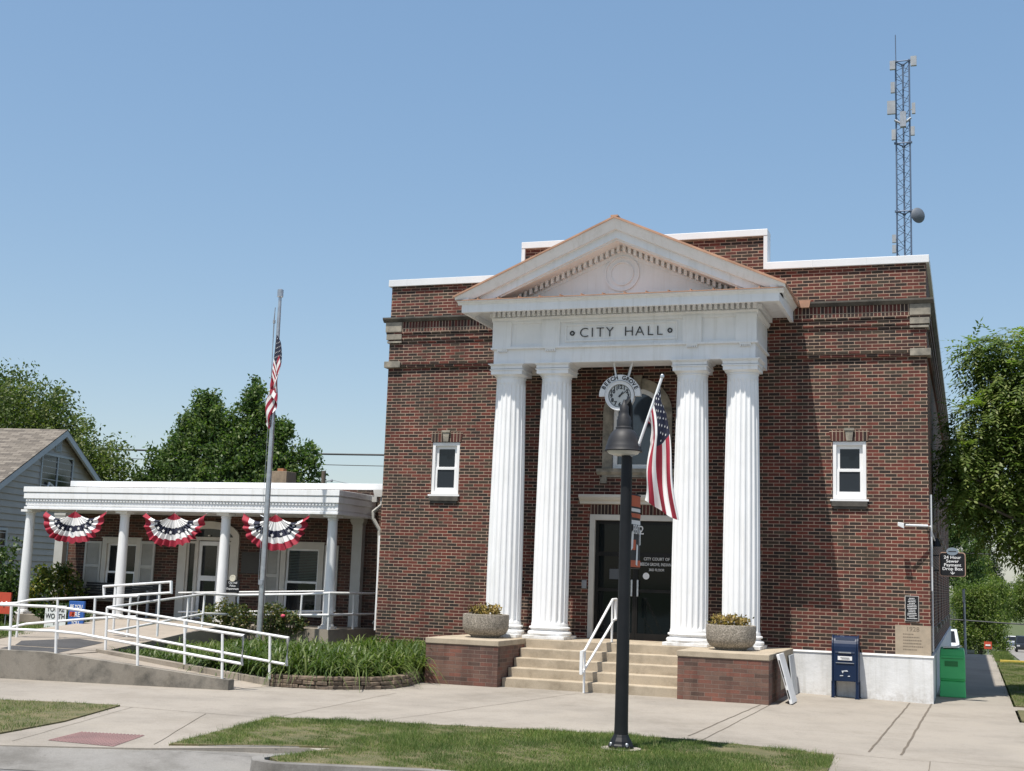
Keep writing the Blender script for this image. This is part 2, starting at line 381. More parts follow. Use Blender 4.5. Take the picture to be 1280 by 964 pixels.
POLEW = simple('pole_wood', (.14,.11,.085), (.10,.08,.06), 5, .9)

# ------------------------------------------------------------------ camera, sky, sun
cam = bpy.data.cameras.new('camera'); co = bpy.data.objects.new('camera', cam); C.objects.link(co)
yaw, pitch, roll = -0.34070008888778597, 0.14830480272733113, 0.0347116944213404
f = Vector((math.sin(yaw)*math.cos(pitch), math.cos(yaw)*math.cos(pitch), math.sin(pitch)))
r0 = Vector((math.cos(yaw), -math.sin(yaw), 0)); u0 = r0.cross(f)
r_ = r0*math.cos(roll) + u0*math.sin(roll); u_ = -r0*math.sin(roll) + u0*math.cos(roll)
M = Matrix((r_, u_, -f)).transposed().to_4x4(); M.translation = Vector((6.173666, -24.963714, 1.948334))
co.matrix_world = M
cam.sensor_width = 36; cam.sensor_fit = 'HORIZONTAL'; cam.lens = 1620/1280*36; cam.clip_start = .1; cam.clip_end = 6000
sc.camera = co
SUN = Vector((.75, 2.1, -5.6)).normalized()
el = math.asin(-SUN.z); az = math.atan2(-SUN.x, -SUN.y)
sun = bpy.data.lights.new('sun', 'SUN'); sun.energy = 4.7; sun.angle = math.radians(.5); sun.color = (1, .955, .88)
so = bpy.data.objects.new('sun', sun); C.objects.link(so); so.rotation_euler = SUN.to_track_quat('-Z', 'Y').to_euler(); so.location = (0, 0, 30)
w = bpy.data.worlds.new('World'); sc.world = w; w.use_nodes = True; nt = w.node_tree
sky = nt.nodes.new('ShaderNodeTexSky'); sky.sky_type = 'NISHITA'; sky.sun_disc = False
sky.sun_elevation = el; sky.sun_rotation = az; sky.air_density = 1.0; sky.dust_density = 1.4; sky.ozone_density = 1.35; sky.altitude = 200
gm = nt.nodes.new('ShaderNodeGamma'); gm.inputs['Gamma'].default_value = .48; nt.links.new(sky.outputs[0], gm.inputs['Color'])
hs_ = nt.nodes.new('ShaderNodeHueSaturation'); hs_.inputs['Hue'].default_value = .501; hs_.inputs['Saturation'].default_value = 1.68; hs_.inputs['Value'].default_value = 2.03; nt.links.new(gm.outputs[0], hs_.inputs['Color'])
nt.links.new(hs_.outputs[0], nt.nodes['Background'].inputs['Color']); nt.nodes['Background'].inputs['Strength'].default_value = .126
vs = sc.view_settings; vs.view_transform = 'Standard'; vs.look = 'None'; vs.gamma = 1; vs.exposure = .42; vs.use_curve_mapping = False
sc.render.engine = 'CYCLES'; sc.cycles.max_bounces = 6; sc.cycles.use_denoising = True

# ------------------------------------------------------------------ ground, walks, road
def gz(x): return .065*(1 - min(1, max(0, (x-2.8)/2.6)))
def struct(o): o['kind'] = 'structure'; return o
def gd(y):      # the side street falls away behind the hall
    return -.16 if y < 18 else (-.16-(y-18)/44*1.86 if y < 62 else .45-.0284*(y+25) if y < 700 else -20.14)
b = MB(); YS = [-1500,18,30,44,62,120,250,450,700,3000]; XS = [-1500,2.5,5.0,1500]
for y0_, y1_ in zip(YS, YS[1:]):
    for x0_, x1_ in zip(XS, XS[1:]):
        h_ = lambda x, y: gd(y) if x >= 5 else -.16
        b.quad((x0_,y0_,h_(x0_,y0_)),(x1_,y0_,h_(x1_,y0_)),(x1_,y1_,h_(x1_,y1_)),(x0_,y1_,h_(x0_,y1_)))
struct(b.build('ground', simple('dry_grass_ground', (.06,.085,.028), (.09,.105,.04), .2, .95)))
# pavement slab: strips along x
def ysouth(x):
    pts = [(-40,-18.2),(-6.5,-14.4),(-3.3,-13.6),(-1.95,-12.95),(-1.2,-12.35),(-.6,-12.0),(.2,-12.6),(1.1,-12.95),(8,-12.6),(60,-10.2)]
    for (xa,ya),(xb,yb) in zip(pts, pts[1:]):
        if xa <= x <= xb: return ya+(yb-ya)*(x-xa)/(xb-xa)
    return -13
xs = [-40,-20,-12,-6.5,-4.5,-3.3,-1.95,-1.2,-.6,.2,1.1,2.8,3.5,4.2,4.8,5.4,6.2,6.88]
b = MB()
for xa, xb in zip(xs, xs[1:]):
    ya0, yb0 = ysouth(xa), ysouth(xb); y1 = 1.5 if xb <= 5.4 else 22
    b.quad((xa,ya0,gz(xa)),(xb,yb0,gz(xb)),(xb,y1,gz(xb)),(xa,y1,gz(xa)))
    b.quad((xa,ya0,gz(xa)),(xa,ya0,-.16),(xb,yb0,-.16),(xb,yb0,gz(xb)))
b.quad((6.88,-12.7,0),(8.4,-12.6,0),(8.4,-2.6,0),(6.88,-2.6,0)); b.quad((6.88,-.35,0),(8.3,-.35,0),(8.3,.45,0),(6.88,.45,0))
b.quad((6.88,-12.7,0),(6.88,-12.7,-.16),(8.4,-12.6,-.16),(8.4,-12.6,0))
struct(b.build('sidewalk', WALKC))
# joints and cracks in the pavement
b = MB()
def joint(p, q, wd=.012):
    p = Vector((*p, gz(p[0])+.004)); q = Vector((*q, gz(q[0])+.004)); n = max(2, int((q-p).length/.35)); side = Vector((-(q-p).y, (q-p).x, 0)).normalized()
    pts = []
    for i in range(n+1):
        t = i/n; pt = p.lerp(q, t) + side*random.uniform(-.008,.008); pt.z = gz(pt.x)+.004; pts.append(pt)
    for a, c in zip(pts, pts[1:]): b.quad(a-side*wd/2, c-side*wd/2, c+side*wd/2, a+side*wd/2)
joint((5.505,-.03),(5.36,-8.1),.03); joint((5.14,-.2),(4.98,-8.1),.026); joint((2.92,-3.15),(2.79,-8.3),.02); joint((3.06,-2.9),(3.02,-8.6),.014)
joint((-.12,-3.1),(-1.1,-9.2),.010); joint((-2.6,-5.3),(-2.37,-9.6),.010); joint((4.64,-8.55),(6.86,-8.45),.010); joint((5.7,-8.5),(5.75,-12.4),.010)
joint((-2.37,-9.75),(-4.7,-9.72),.012); joint((-3.3,-9.8),(-2.1,-12.7),.009); joint((-4.5,-9.7),(-3.45,-13.3),.008); joint((5.5,8),(6.87,8)); joint((5.5,4),(6.87,4)); joint((5.5,12),(6.87,12))
joint((-2.7,-5.3),(-5.0,-7.0),.008)
struct(b.build('sidewalk_joints', JOINT))
# road, gutter, line
b = MB(); b.quad((-120,-60,-.075),(120,-60,-.075),(120,-7.5,-.075),(60,-10.6,-.075),(8,-12.7,-.075),(-3.3,-13.7,-.075),(-40,-18.3,-.075),(-120,-27,-.075)); struct(b.build('road', ASPH))
b = MB(); Lo = [(-20,-18.0,-.07),(-6.5,-15.0,-.07),(-3.3,-14.25,-.07),(-1.95,-13.95,-.07),(-.5,-13.8,-.07),(1.1,-13.55,-.07),(9,-13.2,-.07)]
Up = [(-20,-16.3,.062),(-6.5,-14.38,.062),(-3.3,-13.57,.062),(-1.95,-12.90,.055),(-.4,-12.3,-.03),(1.1,-12.8,-.065),(9,-12.5,-.065)]
for i in range(6): b.quad(Lo[i],Lo[i+1],Up[i+1],Up[i])
b.quad((-1.95,-12.90,.056),(-.4,-12.3,-.029),(-.35,-11.8,-.029),(-1.95,-12.5,.05))
struct(b.build('gutter', GUTTER))
b = MB(); b.quad((-20,-18.1,-.065),(-2.6,-14.66,-.065),(-.9,-14.38,-.065),(-.9,-14.50,-.065),(-2.6,-14.78,-.065),(-20,-18.2,-.065)); struct(b.build('road_line', ROADPAINT))
# tactile pad with domes
b = MB(); P4 = [Vector(p) for p in ((-3.2,-13.05,.069),(-2.34,-13.08,.069),(-2.62,-12.12,.069),(-3.36,-12.28,.069))]
b.quad(*P4)
for i in range(18):
    for j in range(16):
        u, v = (i+.5)/18, (j+.5)/16; p = (P4[0]*(1-u)+P4[1]*u)*(1-v) + (P4[3]*(1-u)+P4[2]*u)*v
        b.lathe(p, [(.016,0),(.013,.006),(.006,.009)], 6)
struct(b.build('tactile_paving', TACT))
# kerbs: return kerb of the corner lawn and street kerb with a rounded nose
def kerb(name, pts, wd, z0, z1s):
    bb = MB(); pts = [Vector((*p, 0)) for p in pts]
    nrm = []
    for i in range(len(pts)):
        d = (pts[min(i+1, len(pts)-1)]-pts[max(0, i-1)]).normalized(); nrm.append(Vector((-d.y, d.x, 0)))
    for i in range(len(pts)-1):
        A, B, na, nb = pts[i], pts[i+1], nrm[i]*wd, nrm[i+1]*wd; za, zb = z1s[i], z1s[i+1]; k = .25
        L = lambda p, z: (p.x, p.y, z)
        bb.hexa([L(A,z0),L(B,z0),L(B+nb,z0),L(A+na,z0)], [L(A+na*.12,za),L(B+nb*.12,zb),L(B+nb,zb),L(A+na,za)])
    return struct(bb.build(name, GUTTER))
kerb('lawn_kerb', [(-1.98,-12.78),(-1.4,-12.42),(-.4,-11.88)], .12, -.1, [.05,.075,.08])
nose = [(-.42,-12.35),(-.66,-12.75),(-.72,-13.05),(-.58,-13.28),(-.3,-13.36),(1.1,-12.98),(4.5,-12.82),(9,-12.62)]
kerb('street_kerb', nose, .15, -.1, [.08,.085,.085,.085,.085,.085,.08,.08])
# lawns
LP1 = [(-2.36,-9.72),(-1.0,-9.38),(.67,-8.99),(1.7,-8.86),(2.78,-8.76),(3.7,-8.74),(4.64,-8.82),(4.72,-10.6),(4.66,-12.68),(1.1,-12.82),(-.3,-13.2),(-.55,-12.95),(-.3,-11.85),(-1.2,-12.25),(-1.93,-12.68)]
LP2 = [(-4.71,-9.69),(-5.5,-9.83),(-6.37,-10.09),(-9,-10.75),(-14,-12.0),(-14,-15.0),(-6.4,-14.1),(-3.94,-12.92),(-4.12,-11.6)]
LP3 = [(6.92,-2.5),(8.25,-2.5),(8.25,-.4),(6.92,-.4)]; LP4 = [(6.92,.5),(8.25,.5),(8.25,16.8),(6.92,16.8)]; LP5 = [(5.55,22.2),(6.3,22.2),(6.3,25),(5.55,25)]; LP6 = [(6.9,17.3),(7.4,17.3),(7.4,24),(6.9,24)]
LPY = [(-10.9,-6.0),(-11.6,-2.2),(-12.4,.3),(-15.4,.3),(-15.4,14),(-45,14),(-45,-9),(-20,-7.6)]
def lawn(poly, name, hgt=.018, zf=None):
    bb = MB(); zf = zf or gz
    bb.hexa([(x,y,zf(x)-.02) for x,y in poly], [(x,y,zf(x)+hgt) for x,y in poly]); return struct(bb.build(name, LAWN))
for p in (LP1, LP2, LP3, LP4, LP5, LP6): lawn(p, 'lawn')
lawn(LPY, 'lawn', .0, lambda x: .52)
def in_poly(poly, X, Y):
    ins = np.zeros(len(X), bool); n = len(poly)
    for i in range(n):
        x1, y1 = poly[i]; x2, y2 = poly[(i+1) % n]
        c = ((y1 > Y) != (y2 > Y)) & (X < (x2-x1)*(Y-y1)/(y2-y1+1e-12)+x1); ins ^= c
    return ins
def grass(name, poly, n, zf, h=(.03,.075), wd=.006, label=None, bare=()):
    xs_, ys_ = zip(*poly); X = RNG.uniform(min(xs_), max(xs_), n); Y = RNG.uniform(min(ys_), max(ys_), n); k = in_poly(poly, X, Y)
    for bx, by, br in bare: k &= ((X-bx)**2/ (br*1.8)**2 + (Y-by)**2/br**2 + RNG.normal(0,.25,n)) > 1
    X, Y = X[k], Y[k]; n = len(X); e_ = RNG.random(n) < .25; X = X+np.where(e_, RNG.normal(0,.045,n), 0); Y = Y+np.where(e_, RNG.normal(0,.04,n), 0); H = RNG.uniform(h[0], h[1], n)*np.clip(.72+.35*np.sin(X*2.1+1)*np.cos(Y*1.7)+.35*np.sin(X*9.3+2*np.sin(Y*7))*np.sin(Y*11.1+X*3),.35,1.6); A = RNG.uniform(0, 2*PI, n); L = RNG.normal(0, .45, (n,2))
    Z = np.array([zf(x) for x in X])+.004
    dx, dy = np.cos(A)*wd/2, np.sin(A)*wd/2; V = np.empty((n,3,3)); V[:,0] = np.c_[X-dx,Y-dy,Z]; V[:,1] = np.c_[X+dx,Y+dy,Z]; V[:,2] = np.c_[X+L[:,0]*H,Y+L[:,1]*H,Z+H]
    o = np_mesh(name, V.reshape(-1,3), np.arange(n*3).reshape(-1,3), GRASS); return tag(o, label, 'grass', kind='stuff')
grass('grass', LP1, 200000, gz, label='mown green grass with dry tan patches around the street lamp', bare=[(3.75,-9.35,.26),(2.4,-10.08,.16),(4.5,-8.95,.13)])
grass('grass', LP2, 90000, gz, label='mown green grass left of the pink tactile ramp')
grass('grass', LP4, 60000, lambda x: 0, label='green grass strip along the side sidewalk, right edge')
grass('grass', LP6, 16000, lambda x: 0, (.05,.1), .012, label='far grass verge beyond the yellow kerb')
grass('grass', [(-10.9,-6.0),(-11.6,-2.2),(-12.4,.3),(-15.4,.3),(-15.4,3),(-20,3),(-20,-6.5)], 60000, lambda x: .52, (.04,.1), .012, label='green grass behind the ramp landing in front of the grey house')
# side street
b = MB(); b.quad((8.4,-12.6,-.06),(18,-12.2,-.06),(18,18,-.06),(8.4,18,-.06)); YR = [18,30,44,62,120,250,450,700]
for y0_, y1_ in zip(YR, YR[1:]):
    e = lambda y: (8.4+.016*(y-18), 18.0+.016*(y-18)) if y < 62 else (9.1+.012*(y-62), 18.7+.012*(y-62))
    (a0,a1),(c0,c1) = e(y0_), e(y1_); z0_, z1_ = (-.06 if y0_ == 18 else gd(y0_)+.06), gd(y1_)+.06; b.quad((a0,y0_,z0_),(a1,y0_,z0_),(c1,y1_,z1_),(c0,y1_,z1_))
struct(b.build('side_street', concrete('pale_asphalt', (.24,.225,.205), (.17,.16,.15), sc=.5)))
b = MB(); b.box(8.25,8.4,-2.6,16.9,-.1,.06); struct(b.build('side_kerb', GUTTER))
b = MB(); b.box(7.0,8.42,16.88,17.12,-.05,.075); struct(b.build('yellow_kerb', YELLOW))

# ------------------------------------------------------------------ city hall
hall = empty('city_hall', (0,0,0), 'two storey red brick hall with white columned portico and copper edged pediment', 'building')
DEP = 24.0; W = 5.5; ZB = .829; ZT = 8.104
small = [(s*4.088-.308, s*4.088+.308, 3.64, 4.73) for s in (-1,1)]
door_h = (-.90,.90,.863,3.27); arch_h = (-.50,.50,4.19,5.82)
b = MB(); b.wall(-W, W, ZB, ZT, 0, .30, small+[door_h, arch_h])
# brick spandrels beside the round head of the big window
n = 14; zc, R0 = 5.30, .50
for i in range(n):
    a0, a1 = PI*i/n, PI*(i+1)/n; p = [(R0*math.cos(a0), zc+R0*math.sin(a0)), (R0*math.cos(a1), zc+R0*math.sin(a1))]
    b.prism([p[0], p[1], (p[1][0], 5.82), (p[0][0], 5.82)] if i not in (0, n-1) else [p[0], p[1], (p[1][0], 5.82), (p[0][0], 5.82)], 'y', .002, .14)
sidewin = [(2.2+i*3.6, 3.1+i*3.6, 3.3, 4.9) for i in range(6)] + [(2.2+i*3.6, 3.1+i*3.6, 1.3, 2.5) for i in range(6)]
b.wall(.30, DEP, ZB, ZT, W-.3, W, sidewin, axis='x'); b.wall(.30, DEP, ZB, ZT, -W, -W+.3, (), axis='x')
b.box(-W, W, DEP-.3, DEP, ZB, ZT); b.box(-2.47, 2.47, .002, .32, ZT+.002, 8.79)
b.box(-W,2.9,.001,.3,-.1,ZB-.001); b.box(-W,-W+.3,.3,DEP,-.1,ZB-.001)
hw = b.build('wall', BR, hall)
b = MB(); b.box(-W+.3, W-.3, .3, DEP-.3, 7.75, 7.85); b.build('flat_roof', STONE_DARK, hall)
b = MB(); b.box(2.9, W+.035, -.035, .02, -.1, ZB-.02); b.box(W-.3, W+.035, .02, DEP, -.1, ZB-.02); b.prism([(-.05,ZB-.02),(.02,ZB-.02),(.02,ZB+.012),(-.035,ZB+.012)], 'x', 2.9, W+.05); b.box(W-.02, W+.05, .02, DEP, ZB-.018, ZB+.010)
b.build('painted_base', WHITE_MASON, hall)
# parapet coping, stepped over the attic
b = MB(); z0, z1 = 8.104, 8.25
b.box(-5.56,-2.53,-.06,.34,z0,z1); b.box(2.53,5.56,-.06,.34,z0,z1); b.box(5.2,5.565,.34,DEP+.05,z0,z1); b.box(-5.565,-5.2,.34,DEP+.05,z0,z1)
b.box(-2.55,2.55,-.062,.36,8.79,8.925); b.box(2.472,2.55,-.055,.35,z1-.14,8.79); b.box(-2.55,-2.472,-.055,.35,z1-.14,8.79)
for x in (-5.15,-4.0,4.4,3.4): b.box(x,x+.02,-.064,.345,z0-.004,z1+.004)
b.build('coping', WHITE_METAL, hall, bevel=.006)
# cornice bands
def ring(bb, proj, z0, z1, x_in=0):
    bb.box(-W-proj, W+proj, -proj, .001, z0, z1); bb.box(W-.001, W+proj, .001, DEP, z0+.0015, z1-.0015); bb.box(-W-proj, -W+.001, .001, DEP, z0+.0015, z1-.0015)
b = MB()
b.prism([(-.13,7.41),(-.13,7.375),(-.07,7.315),(0,7.315),(0,7.41)], 'x', -W-.13, W+.13)
b.prism([(W+.13,7.409),(W+.13,7.375),(W+.07,7.316),(W-.001,7.316),(W-.001,7.409)], 'y', .001, DEP)
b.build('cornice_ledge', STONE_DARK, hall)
b = MB(); ring(b, .05, 7.10, 7.316); b.build('soldier_course', BR_SOLD, hall)
b = MB(); ring(b, .06, 7.06, 7.10); ring(b, .036, 6.93, 7.06); ring(b, .018, 6.87, 6.93); b.build('cornice_brickwork', BR, hall)
b = MB(); ring(b, .045, 6.335, 6.395); b.build('string_course', BR, hall)
b = MB(); ring(b, .062, 6.395, 6.455); b.build('string_ledge', BR, hall)
for s in (-1, 1):
    xa, xb = (5.20, W+.075) if s > 0 else (-W-.075, -5.20)
    for q in ((xa,xb,-.075,.25,7.10,7.31),(xa+(0 if s>0 else .02),xb-(.02 if s>0 else 0),-.058,.25,6.935,7.055),(xa+(0 if s>0 else .035),xb-(.035 if s>0 else 0),-.045,.25,6.865,6.912),(xa,xb-.005,-.07,.25,6.33,6.463)): b = MB(); b.box(*q); b.build('quoin', STONE, hall, bevel=.005)
# small windows: flat arch, keystone, frame, sashes, panes, sill
for s in (-1, 1):
    cx = s*4.088
    b = MB(); b.prism([(cx-.33,4.735),(cx+.33,4.735),(cx+.375,4.945),(cx-.375,4.945)], 'y', -.010, .05); b.build('flat_arch', BR_SOLD, hall)
    b = MB(); b.prism([(cx-.055,4.737),(cx+.055,4.737),(cx+.075,4.93),(cx-.075,4.93)], 'y', -.04, .03); b.box(cx-.095, cx+.095, -.055, .03, 4.93, 4.975); b.build('keystone', STONE, hall, bevel=.004)
    fr = MB(); x0, x1, z0, z1 = cx-.305, cx+.305, 3.64, 4.728
    fr.box(x0,x0+.065,.015,.16,z0+.002,z1); fr.box(x1-.065,x1,.015,.16,z0+.002,z1); fr.box(x0+.065,x1-.065,.017,.16,z1-.07,z1); fr.box(x0+.065,x1-.065,.017,.16,z0+.002,z0+.075)
    wf = fr.build('window', VINYL, hall, bevel=.004)
    s1 = MB(); zm = (z0+z1)/2+.005
    s1.wall(x0+.066, x1-.066, zm-.02, z1-.071, .075, .11, [(x0+.125, x1-.125, zm+.03, z1-.135)]); s1.wall(x0+.066, x1-.066, z0+.076, zm+.02, .045, .075, [(x0+.115, x1-.115, z0+.145, zm-.028)])
    s1.build('sash', VINYL, wf)
    g = MB(); g.quad((x0+.1,.095,zm),(x1-.1,.095,zm),(x1-.1,.095,z1-.1),(x0+.1,.095,z1-.1)); g.build('upper_pane', GLASS, wf)
    g = MB(); g.quad((x0+.1,.06,z0+.1),(x1-.1,.06,z0+.1),(x1-.1,.06,zm),(x0+.1,.06,zm)); g.build('lower_pane', GLASS2, wf)
    b = MB(); b.box(cx-.35,cx+.35,-.045,.05,3.605,3.639); b.build('window_ledge', VINYL, wf)
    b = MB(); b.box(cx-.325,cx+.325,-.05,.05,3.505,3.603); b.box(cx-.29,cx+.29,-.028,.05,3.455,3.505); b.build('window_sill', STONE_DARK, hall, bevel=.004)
# big round headed window
aw = MB()
def arc_band(bb, ri, ro, y0, y1, zc, a=0, bnd=PI, n=18):
    for i in range(n):
        t0, t1 = a+(bnd-a)*i/n, a+(bnd-a)*(i+1)/n
        bb.prism([(ri*math.cos(t0),zc+ri*math.sin(t0)),(ro*math.cos(t0),zc+ro*math.sin(t0)),(ro*math.cos(t1),zc+ro*math.sin(t1)),(ri*math.cos(t1),zc+ri*math.sin(t1))],'y',y0,y1)
arc_band(aw, .50, .70, -.05, .05, 5.30); aw.box(-.70,-.50,-.05,.05,4.192,5.30); aw.box(.50,.70,-.05,.05,4.192,5.30)
aw.prism([(-.06,5.78),(.06,5.78),(.085,6.06),(-.085,6.06)],'y',-.075,.05)
awo = aw.build('arched_window', STONE, hall)
b = MB(); b.prism([(-.10,4.19),(-.10,4.12),(-.055,4.07),(.02,4.07),(.02,4.19)],'x',-.80,.80); b.box(-.70,.70,-.04,.02,4.02,4.07); b.box(-.73,-.60,-.055,.02,3.9,4.02); b.box(.60,.73,-.055,.02,3.9,4.02); b.build('sill', STONE, awo)
b = MB(); arc_band(b, .41, .498, .02, .09, 5.30); b.box(-.498,-.41,.02,.09,4.192,5.30); b.box(.41,.498,.02,.09,4.192,5.30); b.box(-.41,.41,.022,.09,4.192,4.28); b.build('frame', VINYL, awo)
b = MB(); b.add([(-.42,.07,4.26),(.42,.07,4.26)]+[(.42*math.cos(PI*i/18),.07,5.3+.42*math.sin(PI*i/18)) for i in range(19)], [tuple(range(21))]); b.build('pane', glass_mat('blue_glass', (.03,.045,.065), .08, .8), awo)
# entrance
b = MB(); b.box(-.93,-.825,-.02,.12,.863,3.28); b.box(.825,.93,-.02,.12,.863,3.28); b.box(-.825,.825,-.018,.12,3.17,3.28); b.build('door_frame', TRIM, hall, bevel=.005)
b = MB(); b.wall(-.824,.824,.868,3.169,.055,.10,[(-.76,.76,2.55,3.10),(-.75,-.05,.99,1.78),(-.75,-.05,1.84,2.47),(.05,.75,.99,1.78),(.05,.75,1.84,2.47)]); b.box(-.012,.012,.045,.055,.87,2.5)
dr = b.build('double_door', DOORM, hall)
b = MB(); b.quad((-.80,.08,.9),(.80,.08,.9),(.80,.08,3.12),(-.80,.08,3.12)); b.build('pane', GLASSD, dr)
for x in (-.075,.045): b = MB(); b.box(x,x+.035,-.0,.05,1.70,2.02); b.build('pull_handle', ALU, dr, bevel=.004)
b = MB(); b.box(-.52,-.20,.050,.056,2.02,2.22); b.build('notice', simple('grey_notice', (.09,.10,.11)), dr)
b = MB(); b.lathe((0,0,0), [(.065,0),(.065,.004)], 20); b.v = [(.22+x, .048-z, 2.10+y) for x,y,z in b.v]; b.build('round_sticker', WLET, dr)
text('house_number', '2', .24, (.10,.070,2.98), WLET, dr)
for i, t in enumerate(('CITY COURT OF','BEECH GROVE, INDIANA','3RD FLOOR')): text('door_lettering', t, .082 if i < 2 else .068, (.42,.070,2.43-i*.105), WLET, dr, sx=.72 if i == 1 else .85)
b = MB(); b.box(-.93,.93,-.012,.03,3.282,3.49); b.build('soldier_lintel', BR_SOLD, hall)
b = MB(); b.prism([(0,3.49),(-.045,3.49),(-.06,3.54),(-.11,3.57),(-.15,3.62),(-.15,3.67),(0,3.67)],'x',-1.14,1.14); b.build('door_hood', TRIM, hall)
# steps and platform
st = MB(); zs = [.065+.1596*k for k in range(1,6)]; ys = [-2.87,-2.56,-2.25,-1.94,-1.63]
for k in range(5):
    st.box(-1.66,1.52, ys[k], (ys[k+1]+.02 if k < 4 else -.04), -.1 if k == 0 else zs[k-1]-.12, zs[k])
st.box(-3.055,-1.66,-1.63,-.04,.2,.863); st.box(1.52,3.055,-1.63,-.04,.2,.863)
st.build('entrance_steps', STEPC, hall, bevel=.014)
for xa, xb in ((-3.06,-1.66),(1.52,3.06)):
    b = MB(); b.box(xa+.012,xb-.012,-3.085,-.037,-.1,.768); pr = b.build('brick_pier', BR_PIER, hall)
    b = MB(); b.box(xa,xb,-3.1,-1.64,.768,.866); b.box(xa+(0 if xa<0 else .0),xb,-1.64,-.037,.768,.8625); b.build('pier_cap', STEPC, pr, bevel=.01)
# columns
def flute(r, z, t):
    k = 20; u = (t*k/(2*PI)) % 1.0
    d = .075*r*max(0, 1-((u-.5)/.40)**2)**.5 if abs(u-.5) < .40 else 0
    e = min(1, max(0, (z-.30)/.06))*min(1, max(0, (4.86-z)/.05))
    return r - d*(e**.5)
H = 4.93
def shaft_r(z): return .34-.056*(max(0,z-.9)/(H-.9))**1.6
col_pos = [(-2.275,-1.18),(-1.335,-1.18),(1.335,-1.18),(2.275,-1.18)]
for cx, cy in col_pos:
    prof = [(.352,.232),(.352,.27),(.341,.30)] + [(shaft_r(z), z) for z in (.315,.33,.345,.36,.6,1,1.5,2,2.5,3,3.5,4,4.4,4.7,4.80,4.825,4.85,4.87,4.90)] + [(.284,4.93),(.284,4.96)]
    b = MB(); b.lathe((cx,cy,.863), prof, 200, flute); c = b.build('column', WHITE, hall, smooth=True)
    b = MB(); b.box(cx-.41,cx+.41,cy-.41,cy+.41,.8635,.925); b.build('plinth', WHITE, c, bevel=.006)
    prof = [(.395,.06),(.412,.075),(.418,.10),(.412,.125),(.39,.142),(.368,.147),(.356,.16),(.36,.18),(.385,.188),(.392,.205),(.385,.222),(.355,.232)]
    b = MB(); b.lathe((cx,cy,.863), prof, 48); b.build('column_base', WHITE, c, smooth=True)
    prof = [(.284,4.958),(.296,4.966),(.296,4.976),(.285,4.984),(.30,5.00),(.325,5.02),(.335,5.035)]
    b = MB(); b.lathe((cx,cy,.863), prof, 40)
    zb = 5.895
    b.box(cx-.318,cx+.318,cy-.313,cy+.313,zb,5.972); b.box(cx-.338,cx+.338,cy-.333,cy+.333,5.972,5.99); b.box(cx-.300,cx+.300,cy-.295,cy+.295,5.99,6.006); b.box(cx-.323,cx+.323,cy-.318,cy+.318,6.006,6.062)
    for k, (pz, pp) in enumerate(((6.062,.335),(6.074,.348),(6.086,.366))): b.box(cx-pp,cx+pp,cy-pp,cy+pp,pz,pz+.0125)
    b.build('capital', WHITE, c, smooth=False)
# entablature
en = MB(); YF = -1.48
en.box(-2.55,2.55,YF,-.86,6.10,6.36); en.box(-2.55,-1.95,-.86,-.001,6.101,6.36); en.box(1.95,2.55,-.86,-.001,6.101,6.36); en.box(-2.549,2.549,YF+.001,-.001,6.36,7.13)
en.box(-2.60,2.60,YF-.065,-.001,6.383,6.415)
ent = en.build('entablature', WHITE, hall)
b = MB()   # frieze stiles and rails, proud of the field
for xa, xb in ((-2.575,-2.19),(-1.56,-1.20),(1.20,1.56),(2.19,2.575)): b.box(xa,xb,YF-.045,YF+.002,6.416,6.93)
for xa, xb in ((-2.19,-1.56),(-1.20,1.20),(1.56,2.19)): b.box(xa,xb,YF-.032,YF+.002,6.416,6.45); b.box(xa,xb,YF-.032,YF+.002,6.885,6.93)
b.wall(-1.10,1.10,6.50,6.84,YF-.022,YF+.001,[(-1.07,1.07,6.53,6.81)])
b.prism([(YF-.022,6.93),(YF-.03,6.96),(YF-.06,6.985),(YF-.06,7.005),(YF+.002,7.005),(YF+.002,6.93)],'x',-2.60,2.60)
b.prism([(2.549,6.93),(2.575,6.93),(2.61,6.985),(2.61,7.005),(2.549,7.005)],'y',YF+.003,-.002); b.prism([(-2.549,6.93),(-2.575,6.93),(-2.61,6.985),(-2.61,7.005),(-2.549,7.005)],'y',YF+.003,-.002)
b.build('frieze', WHITE, ent)
for cx in (-2.37,-1.38,1.38,2.37):
    b = MB(); b.box(cx-.105,cx+.105,YF-.055,YF,6.355,6.384)
    for k in range(6): b.box(cx-.10+k*.035,cx-.10+k*.035+.022,YF-.05,YF,6.325,6.357)
    b.build('guttae', WHITE, ent)
b = MB(); k = -2.56
while k < 2.55: b.box(k,k+.056,YF-.125,YF,7.02,7.122); k += .1015
k = YF
while k < -.1: b.box(2.55,2.66,k,k+.052,7.025,7.118); b.box(-2.66,-2.55,k,k+.052,7.025,7.118); k += .1015
b.box(-2.60,2.60,YF-.03,YF+.001,7.006,7.129)
b.build('dentils', WHITE, ent)
for t, x in (('C',-.72),('I',-.555),('T',-.40),('Y',-.21),('H',.165),('A',.375),('L',.575),('L',.755)): text('lettering', t, .265, (x,YF-.012,6.662), INK, ent, depth=.008, sx=1.04, bold=-.0045)
for x in (-.955,.955):
    b = MB()
    for i in range(16):
        a0, a1 = 2*PI*i/16, 2*PI*(i+1)/16; b.prism([(x+.026*math.cos(a0),6.665+.026*math.sin(a0)),(x+.048*math.cos(a0),6.665+.048*math.sin(a0)),(x+.048*math.cos(a1),6.665+.048*math.sin(a1)),(x+.026*math.cos(a1),6.665+.026*math.sin(a1))],'y',YF-.02,YF-.001)
    b.build('lettering_dot', INK, ent)
